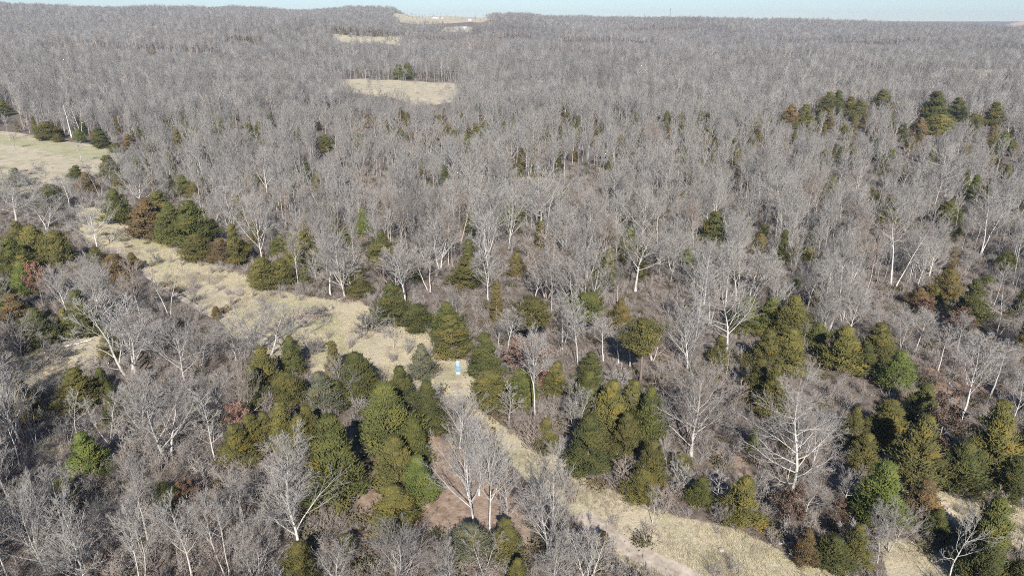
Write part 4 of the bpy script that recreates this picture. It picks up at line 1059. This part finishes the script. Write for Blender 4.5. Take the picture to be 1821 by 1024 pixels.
# ------------------------------------------------------------------ objects: trees and shrubs
LM = [(815, 655, 'the blue boat'), (1440, 760, 'the tallest white sycamore'), (1229, 740, 'the low-forking sycamore'), (856, 850, 'the leaf litter glade'), (657, 575, 'the lone round bush'),
      (505, 575, 'the low sprawling grey tree'), (134, 612, 'the fallen pale log'), (1592, 455, 'the crossed white snags'), (1668, 905, 'the bare sand patch'), (90, 275, 'the left meadow'), (700, 165, 'the tan field'),
      (466, 400, 'the great fan tree'), (174, 400, 'the lone strip tree'), (1685, 970, 'the bank-side white tree'), (932, 635, 'the pink-leaved oak'), (692, 745, 'the widest cedar'), (1590, 660, 'the brightest green cedar'),
      (1190, 985, 'the lower dirt track'), (300, 510, 'the upper dirt track'), (706, 990, 'the huge dark fan tree'), (1480, 190, 'the distant cedar row'), (1700, 205, 'the distant peaked cedars'), (718, 128, 'the cedar beside the tan field'),
      (147, 205, 'the twisted white double tree'), (268, 390, 'the rusty cedar pair'), (70, 430, 'the golden left cedars'), (233, 600, 'the many-stemmed pale tree'), (303, 740, 'the broad lower-left fan tree'), (530, 905, 'the low broad pale tree'),
      (1365, 600, 'the tall cedar clump'), (1664, 760, 'the dark red oak'), (1622, 800, 'the black-shadowed big cedar'), (945, 575, 'the rust-topped pine'), (1138, 620, 'the white-stemmed pine'), (80, 645, 'the small grass clearing'),
      (85, 795, 'the yellow grass gap'), (1268, 400, 'the dark mid-woods cedar'), (910, 380, 'the low green cedar mat'), (1741, 400, 'the clumped right-hand trunks'), (1320, 890, 'the golden trackside cedar'), (600, 815, 'the long green cedar')]
WORDS_BARE = {'tall': 'vase-crowned', 'fan': 'fan-shaped', 'wide': 'spreading', 'slim': 'slender', 'sparse': 'open-limbed', 'syc': 'broad', 'snag': 'broken-topped', 'shrub': 'twiggy'}
WORDS_CED = {'c': 'pointed', 'o': 'rounded', 's': 'narrow', 'p': 'bare-stemmed'}
NOUN = {'bare': 'bare tree', 'cedar': 'cedar', 'pine': 'pine', 'sycamore': 'sycamore', 'snag': 'dead snag', 'oak': 'oak', 'shrub': 'shrub'}
def traits(i):
    k = i['kind']
    cut = {'cedar': (4.5, 7.5), 'bare': (10, 14.5), 'shrub': (2.2, 3.6)}.get(k, (8, 14))
    size = 'short' if i['h'] < cut[0] else 'mid-sized' if i['h'] < cut[1] else 'tall'
    if k in ('cedar', 'pine'): return (size, HUE_WORD[i['hue']], WORDS_CED[i['form']])
    if k == 'oak': return (size, 'withered', 'leafy')
    return (size, TONE_WORD[i['hue']], WORDS_BARE[i['form']])
def relation(i, lm):
    mid = i['yb'] * 0.6 + i['yt'] * 0.4
    dx, dy = i['px'] - lm[0], mid - lm[1]
    r = math.hypot(dx, dy)
    side = 'left of' if dx < 0 else 'right of'; fb = 'behind' if dy < 0 else 'in front of'
    if abs(dx) > 2.2 * abs(dy): w = side
    elif abs(dy) > 2.2 * abs(dx): w = fb
    else: w = fb.replace(' of', '') + ' and ' + side
    far = 'just ' if r < 55 else '' if r < 130 else 'well ' if r < 260 else 'far '
    return far + w, r
for kind in NOUN:
    it = [i for i in LIST if i['kind'] == kind]
    seen = {}
    for i in it:
        i['tr'] = traits(i); i['rel'] = [relation(i, l) for l in LM]
        for l, (w, r) in enumerate(i['rel']): seen[(i['tr'], l, w)] = seen.get((i['tr'], l, w), 0) + 1
    used = set(i['label'] for i in it if i['label'])
    for i in it:
        if i['label']: continue
        near = sorted(range(len(LM)), key=lambda l: i['rel'][l][1])
        head = ' '.join(i['tr']) + ' ' + NOUN[kind]
        for l in near:
            w, r = i['rel'][l]
            same = sorted((j for j in it if j['tr'] == i['tr']), key=lambda j: j['rel'][l][1])
            cand = []
            if seen[(i['tr'], l, w)] == 1: cand.append(f'{head} {w} {LM[l][2]}')
            if same[0] is i: cand.append(f'{head} nearest {LM[l][2]}')
            if len(same) > 1 and same[1] is i and r < 200: cand.append(f'{head} second nearest {LM[l][2]}')
            grp = sorted((j for j in same if j['rel'][l][0] == w), key=lambda j: j['rel'][l][1])
            if len(grp) > 1 and grp[0] is i and r < 300: cand.append(f'nearer {head} {w} {LM[l][2]}')
            if len(grp) > 1 and grp[-1] is i and r < 400: cand.append(f'farther {head} {w} {LM[l][2]}')
            cand = [c for c in cand if c not in used and len(c.split()) <= 16]
            if cand:
                i['label'] = cand[0]; used.add(cand[0]); break
        if not i['label']:
            i['label'] = f'{head} {i["rel"][near[0]][0]} {LM[near[0]][2]}'

OBJ_NAME = {'bare': 'bare_tree', 'cedar': 'cedar_tree', 'pine': 'pine_tree', 'sycamore': 'sycamore_tree', 'snag': 'dead_tree', 'oak': 'oak_tree', 'shrub': 'shrub'}
CATEG = {'bare': 'bare tree', 'cedar': 'cedar tree', 'pine': 'pine tree', 'sycamore': 'sycamore tree', 'snag': 'dead tree', 'oak': 'oak tree', 'shrub': 'shrub'}
GROUP = {'bare': 'leafless trees standing singly in the near woods', 'cedar': 'evergreen cedars dotted through the clearing and woods', 'pine': 'pines with bare lower trunks', 'sycamore': 'white-barked sycamores', 'snag': 'white dead snags', 'oak': 'oaks still holding withered leaves', 'shrub': 'shrubs along the dry grass'}

from mathutils import Matrix
def child(name, me, parent, col):
    o = bpy.data.objects.new(name, me); COL.objects.link(o); o.parent = parent
    o.color = (*col, 1)
    return o

def split_limbs(p):
    """the first-order limbs of a tree as meshes of their own, and a crown of what is left"""
    if getattr(p, 'limb_meshes', None) is None:
        P1, R1 = p.levels[0], p.levels[1]
        m = p.crown.materials[0]
        big = np.argsort(-R1[:, 0])[:14]
        p.limb_meshes = [make_mesh('limb', [tubes(P1[i:i + 1], np.maximum(R1[i:i + 1], 0.014), 6)], [m]) for i in big]
        rest = np.setdiff1d(np.arange(len(P1)), big)
        lim = [tubes(P1[rest], np.maximum(R1[rest], 0.014), 5)] if len(rest) else []
        p.crown_rest = make_mesh('crown', lim + p.chunks[2:], [m])
    return p.limb_meshes, p.crown_rest

for i in LIST:
    p = i['proto']
    e = bpy.data.objects.new(OBJ_NAME[i['kind']], None); COL.objects.link(e)
    e.empty_display_size = 0.5
    e.location = (i['x'], i['y'], i['z'])
    if i['kind'] == 'sycamore': i['col'] = (1.0, 0.99, 0.97) if i['h'] > 19 else (0.86, 0.85, 0.83)
    M = Matrix.Rotation(i['rot'], 3, 'Z')
    if i['lean']: M = Matrix.Rotation(i['lean'][0], 3, 'Y') @ Matrix.Rotation(i['lean'][1], 3, 'X') @ M
    e.rotation_euler = M.to_euler()
    s, sz = i['w'] / p.w, i['h'] / p.h
    s = min(max(s, 0.55 * sz), 1.9 * sz)
    e.scale = (s, s, sz)
    e['label'] = i['label']; e['category'] = CATEG[i['kind']]; e['group'] = GROUP[i['kind']]
    zc = project(i['x'], i['y'], i['z'])[2]
    if i['kind'] in ('cedar', 'pine'):
        child('trunk', p.trunk, e, (1, 1, 1)); child('crown', p.crown, e, i['col'])
    else:
        bark = i['col'] if i['kind'] != 'oak' else (0.85, 0.82, 0.8)
        child('trunk', p.trunk, e, bark)
        if i['kind'] in ('sycamore', 'bare') and i['h'] * FPX / zc > 150:
            lm, rest = split_limbs(p)
            for m in lm: child('limb', m, e, bark)
            child('crown', rest, e, bark)
        else: child('crown', p.crown, e, bark)
        if i['kind'] == 'oak': child('leaves', p.leaves, e, i['col'])

# ------------------------------------------------------------------ small things
def thing(name, label, cat, loc, rz=0.0, group=None):
    e = bpy.data.objects.new(name, None); COL.objects.link(e)
    e.location = loc; e.rotation_euler = (0, 0, rz); e['label'] = label; e['category'] = cat
    if group: e['group'] = group
    return e

def box(x0, x1, y0, y1, z0, z1):
    v = np.array([[x, y, z] for z in (z0, z1) for y in (y0, y1) for x in (x0, x1)], float)
    f = np.array([[0, 2, 3, 1], [4, 5, 7, 6], [0, 1, 5, 4], [2, 6, 7, 3], [0, 4, 6, 2], [1, 3, 7, 5]])
    return (v, f, 0.0, 0)

# the boat: an open flat-bottomed skiff drawn up on the grass, bow away from the drone
M_BLUE = mat_plain('faded light blue paint', (0.36, 0.52, 0.63), 0.6, 0.06, 3.0)
M_WPAINT = mat_plain('white gunwale paint', (0.58, 0.62, 0.65), 0.6, 0.04, 3.0)
bx, by, bz = (v[0] for v in unproject(815, 663))
n, LB, WB, HB_ = 19, 3.7, 0.95, 0.38
u = np.linspace(0, 1, n)
half = WB / 2 * np.where(u < 0.55, 0.86 + 0.14 * np.sin(u / 0.55 * PI / 2), np.sqrt(np.clip(1 - ((u - 0.55) / 0.45) ** 2.3, 0.0004, 1)))
sheer = HB_ + 0.20 * u ** 3
keel = 0.0 + 0.22 * np.clip((u - 0.7) / 0.3, 0, 1) ** 2
def section(inset, lift):
    rows = []
    for k in range(n):
        hw = max(half[k] - inset, 0.008); zb = keel[k] + lift; zt = sheer[k] - (0.01 if inset else 0)
        y = u[k] * (LB - 2 * inset) + inset
        rows.append([(-hw, y, zt), (-hw * 0.93, y, zb + 0.45 * (zt - zb)), (-hw * 0.72, y, zb + 0.03), (0, y, zb), (hw * 0.72, y, zb + 0.03), (hw * 0.93, y, zb + 0.45 * (zt - zb)), (hw, y, zt)])
    return np.array(rows)
def sheet(A):
    i = np.arange(A.shape[0] * A.shape[1]).reshape(A.shape[:2])
    return (A.reshape(-1, 3), np.stack([i[:-1, :-1], i[:-1, 1:], i[1:, 1:], i[1:, :-1]], -1).reshape(-1, 4), 0.0, 0)
bo = thing('boat', 'small pale blue open boat with white gunwale lying on the dry grass', 'boat', (bx, by - 0.5, bz + 0.02), math.radians(-2))
bo.rotation_euler = (math.radians(3.0), math.radians(2.0), math.radians(6))
A, Bn = section(0.0, 0.0), section(0.05, 0.05)
tr_o = (A[0], np.array([[0, 1, 2, 3, 4, 5, 6]]), 0.0, 0); tr_i = (Bn[0], np.array([[6, 5, 4, 3, 2, 1, 0]]), 0.0, 0)
child('hull', make_mesh('hull', [sheet(A), tr_o], [M_WPAINT]), bo, (1, 1, 1))
child('inner_deck', make_mesh('inner_deck', [(sheet(Bn)[0], sheet(Bn)[1][:, ::-1], 0.0, 0), tr_i], [M_BLUE]), bo, (1, 1, 1))
for sd in (0, 6):
    rail = A[:, sd].copy(); rail[:, 2] += 0.012
    child('gunwale', make_mesh('gunwale', [tubes(rail[None], np.full((1, n), 0.045), 6)], [M_WPAINT]), bo, (1, 1, 1))
rail = np.array([A[0, 0], (A[0, 0] + A[0, 6]) / 2, A[0, 6]]) + [0, 0, 0.012]
child('transom_rail', make_mesh('transom_rail', [tubes(rail[None], np.full((1, 3), 0.045), 6)], [M_BLUE]), bo, (1, 1, 1))
for y in (0.8, 1.8):
    child('bench', make_mesh('bench', [box(-0.40, 0.40, y, y + 0.22, 0.23, 0.27)], [M_BLUE]), bo, (1, 1, 1))
k0 = 16
cap = np.concatenate([A[k0:, 0], A[k0:, 6][::-1]]); cap[:, 2] -= 0.02
child('bow_deck', make_mesh('bow_deck', [(cap, np.arange(len(cap))[None, ::-1], 0.0, 0)], [M_WPAINT]), bo, (1, 1, 1))

# fallen logs
def log(label, p0, p1, r, mat):
    (x0, x1), (y0, y1), (z0, z1) = unproject([p0[0], p1[0]], [p0[1], p1[1]])
    rg = np.random.default_rng(int(p0[0]))
    L = math.hypot(x1 - x0, y1 - y0); k = 9
    t = np.linspace(0, 1, k)
    wx = rg.normal(size=k) * 0.06
    P = np.stack([t * L, np.cumsum(wx), r * 0.8 + np.abs(rg.normal(size=k)) * 0.03], 1)[None]
    P[0, :, 2] += ground(x0 + t * (x1 - x0), y0 + t * (y1 - y0)) - z0
    R = (r * (1 - 0.55 * t))[None]
    ends = [(P[0, 0] + np.array([[0, r * math.cos(a), r * math.sin(a)] for a in np.arange(7) * 2 * PI / 7]), np.arange(7)[None], 1.0, 0)]
    e = thing('fallen_log', label, 'log', (x0, y0, z0), math.atan2(y1 - y0, x1 - x0), 'fallen logs')
    child('stem', make_mesh('stem', [tubes(P, R, 7)] + ends, [mat]), e, (1, 1, 1))
    P1, R1, _ = sprout(P, R, 7, 0.35, 1.0, (30, 65), 0.16, rg, up=0.25, K=4)
    for q in range(len(P1)):
        child('broken_branch', make_mesh('broken_branch', [tubes(P1[q:q + 1], np.maximum(R1[q:q + 1], .01), 5)], [mat]), e, (1, 1, 1))
log('long pale fallen log at the back of the small left grass clearing', (106, 621), (163, 606), 0.26, M_WHITE)
log('short white fallen log at the shaded edge below the tall sycamore', (1384, 968), (1413, 972), 0.20, M_WHITE)
log('grey fallen trunk beside the reddish brush heap at the clearing edge', (600, 534), (640, 522), 0.18, M_BARK)

# heaps of cut branches
def brush_pile(label, px, py, w, hgt, n, mat, seed):
    x, y, z = (v[0] for v in unproject(px, py))
    rg = np.random.default_rng(seed)
    e = thing('brush_pile', label, 'brush pile', (x, y, z), 0, 'heaps of cut branches')
    a = rg.random(n) * 6.28
    c = rg.normal(size=(n, 3)) * np.array([w / 4, w / 5, 0]); c[:, 2] = np.abs(rg.normal(size=n)) * hgt / 2 * np.exp(-((c[:, 0] ** 2 + c[:, 1] ** 2) / (w * w / 6)))
    L = rg.uniform(1.2, 3.2, n)[:, None]
    D = unit(np.stack([np.cos(a), np.sin(a), rg.normal(size=n) * 0.18], 1)) * L
    P = np.stack([c - D / 2, c + rg.normal(size=(n, 3)) * .1, c + D / 2], 1); P[:, :, 2] = np.maximum(P[:, :, 2], 0.05)
    R = np.linspace(0.045, 0.015, 3)[None].repeat(n, 0)
    big = 26
    for q in range(big):
        child('branch', make_mesh('branch', [tubes(P[q:q + 1], R[q:q + 1] * 1.4, 5)], [mat]), e, (0.95, 0.8, 0.74))
    P2, R2, _ = sprout(P, R, 6, 0.1, 1.0, (20, 60), 0.32, rg, K=2)
    o = child('twigs', make_mesh('twigs', [tubes(P[big:], R[big:], 4), spikes(P2[:, 0], P2[:, 1] - P2[:, 0], 0.011, rg)], [mat]), e, (0.95, 0.78, 0.72))
    o['kind'] = 'stuff'
brush_pile('wide reddish brown heap of cut branches on the open grass', 552, 562, 6.5, 1.0, 160, M_BARK, 5)
brush_pile('small heap of bleached branches at the foot of the woods edge', 622, 533, 4.5, 0.7, 110, M_BARK, 6)

# pale stones
def stone(label, px, py, r, seed):
    x, y, z = (v[0] for v in unproject(px, py))
    rg = np.random.default_rng(seed)
    nu, nv = 9, 6
    V = [[0, 0, -r * .3]]
    for j in range(1, nv):
        for i_ in range(nu):
            th = PI * j / nv; ph = 2 * PI * i_ / nu; rr = r * rg.uniform(0.75, 1.15)
            V.append([rr * math.sin(th) * math.cos(ph) * 1.3, rr * math.sin(th) * math.sin(ph), -rr * math.cos(th) * 0.55 + r * 0.2])
    V.append([0, 0, r * 0.75]); T = len(V) - 1
    F4 = [[1 + (j - 1) * nu + i_, 1 + (j - 1) * nu + (i_ + 1) % nu, 1 + j * nu + (i_ + 1) % nu, 1 + j * nu + i_] for j in range(1, nv - 1) for i_ in range(nu)]
    F3 = [[0, 1 + (i_ + 1) % nu, 1 + i_] for i_ in range(nu)] + [[T, 1 + (nv - 2) * nu + i_, 1 + (nv - 2) * nu + (i_ + 1) % nu] for i_ in range(nu)]
    me = make_mesh('stone', [(V, F4, 0, 0), (V, F3, 0, 0)], [M_STONE])
    o = bpy.data.objects.new('stone', me); COL.objects.link(o); o.location = (x, y, z); o.rotation_euler[2] = rg.random() * 6
    o['label'] = label; o['category'] = 'stone'; o['group'] = 'pale stones'
M_STONE = mat_plain('pale limestone', (0.42, 0.385, 0.34), 0.9, 0.12, 2.5)
stone('flat whitish stone in the dry grass of the lower track verge', 1283, 978, 0.36, 1)
stone('smaller pale stone beside the rusty little cedar at the track verge', 1452, 992, 0.4, 2)
stone('white stone lying under the lone round bush', 664, 591, 0.38, 3)
stone('pale stone lying at the edge of the upper grass strip', 161, 408, 0.5, 4)

# radio masts on the skyline
M_STEEL = mat_plain('grey galvanised steel', (0.30, 0.31, 0.33), 0.5, 0.05, 0.2, 0.3)
def mast(label, px, top, w, d):
    u_, dv, wv = pix_dir(px, top); s = d / math.hypot(float(u_), float(dv))
    x, y, zt = float(u_) * s, float(dv) * s, CAM_H + float(wv) * s
    z0 = float(ground(x, y)); h = zt - z0
    e = thing('radio_mast', label, 'radio mast', (x, y, z0), 0.3, 'radio masts')
    for k in range(3):
        a = k * 2 * PI / 3
        c, s_ = math.cos(a) * w, math.sin(a) * w
        P = np.array([[[c * 1.25, s_ * 1.25, -0.5], [c, s_, h * .5], [c * 0.7, s_ * 0.7, h]]])
        child('leg', make_mesh('leg', [tubes(P, np.full((1, 3), 0.17), 5)], [M_STEEL]), e, (1, 1, 1))
    segs = []
    m = int(h / 3)
    for j in range(m):
        for k in range(3):
            a, b = k * 2 * PI / 3, (k + 1) * 2 * PI / 3
            r0 = w * (1.25 - .55 * j / m)
            segs.append([[math.cos(a) * r0, math.sin(a) * r0, j * 3.0], [math.cos(b) * r0, math.sin(b) * r0, j * 3.0 + 3.0]])
    child('bracing', make_mesh('bracing', [tubes(np.array(segs), np.full((len(segs), 2), 0.07), 3)], [M_STEEL]), e, (1, 1, 1))
    for k in range(3):
        a = k * 2 * PI / 3 + .4
        child('antenna', make_mesh('antenna', [box(math.cos(a) * w * 1.5 - .3, math.cos(a) * w * 1.5 + .3, math.sin(a) * w * 1.5 - .3, math.sin(a) * w * 1.5 + .3, h - 5, h - 2.2)], [M_STEEL]), e, (1, 1, 1))
mast('tall thin lattice radio mast on the right-hand skyline', 1193, 15, 1.0, 2440)
mast('fainter shorter radio mast left of the tall one on the skyline', 1146, 25, 0.7, 2480)

# farm buildings far off on the hillside
M_HWALL = mat_plain('white weatherboard', (0.62, 0.61, 0.59), 0.7, 0.05, 0.3)
M_HROOF = mat_plain('pale metal roofing', (0.48, 0.49, 0.51), 0.5, 0.06, 0.3, 0.2)
M_HDARK = mat_plain('dark window glass', (0.05, 0.06, 0.07), 0.2, 0.1, 1.0)
def farmhouse(label, px, py, L, W, Hh, rz, dark=False):
    x, y, z = (v[0] for v in unproject(px, py))
    e = thing('farm_building', label, 'farm building', (x, y, z + 0.2), rz, 'farm buildings on the far hillside')
    child('wall', make_mesh('wall', [box(-L / 2, L / 2, -W / 2, W / 2, -1.5, Hh)], [M_HWALL]), e, (1, 1, 1))
    r = Hh + W * 0.28
    V = np.array([[-L / 2 - .4, -W / 2 - .4, Hh - .1], [L / 2 + .4, -W / 2 - .4, Hh - .1], [L / 2 + .4, W / 2 + .4, Hh - .1], [-L / 2 - .4, W / 2 + .4, Hh - .1], [-L / 2 - .4, 0, r], [L / 2 + .4, 0, r]])
    child('roof', make_mesh('roof', [(V, [[0, 1, 5, 4], [2, 3, 4, 5], [3, 2, 1, 0]], 0, 0), (V, [[1, 2, 5], [3, 0, 4]], 0, 0)], [M_HROOF]), e, (1, 1, 1))
    for k in range(3):
        cx = (k - 1) * L * 0.3
        child('door' if k == 1 else 'window', make_mesh('opening', [box(cx - .7, cx + .7, -W / 2 - .05, -W / 2 + .05, 0.0 if k == 1 else 1.2, 2.3)], [M_HDARK]), e, (1, 1, 1))
farmhouse('long white-roofed shed in the far hillside pasture', 774, 34, 22, 9, 3.6, 0.1)
farmhouse('small white house beside the far white-roofed shed', 787, 34, 10, 7, 3.6, 0.6)
farmhouse('white barn in the trees below the far pasture', 824, 53, 15, 8, 4, 0.0)
farmhouse('low white shed left of the far white barn', 812, 54, 10, 6, 3, 0.2)
farmhouse('tiny pale shed furthest left of the far farm sheds', 806, 55, 8, 6, 3.5, -0.2)
farmhouse('pale farmhouse on the skyline pasture near the white sheds', 835, 38, 11, 7, 3.6, 0.3)

# ------------------------------------------------------------------ the air: one closed box of thin haze
me = make_mesh('haze', [box(-6700, 6700, -6700, 6700, -60, 140)], [])
hz = bpy.data.objects.new('haze', me); COL.objects.link(hz); hz['kind'] = 'stuff'
hm = bpy.data.materials.new('thin winter haze'); hm.use_nodes = True
nt = hm.node_tree; nt.nodes.clear()
pv = nt.nodes.new('ShaderNodeVolumePrincipled'); mo = nt.nodes.new('ShaderNodeOutputMaterial')
pv.inputs['Color'].default_value = (0.78, 0.88, 1.0, 1); pv.inputs['Density'].default_value = HAZE; pv.inputs['Density Attribute'].default_value = ''
pv.inputs['Anisotropy'].default_value = 0.0
nt.links.new(pv.outputs[0], mo.inputs['Volume'])
hm.cycles.homogeneous_volume = True
me.materials.append(hm)
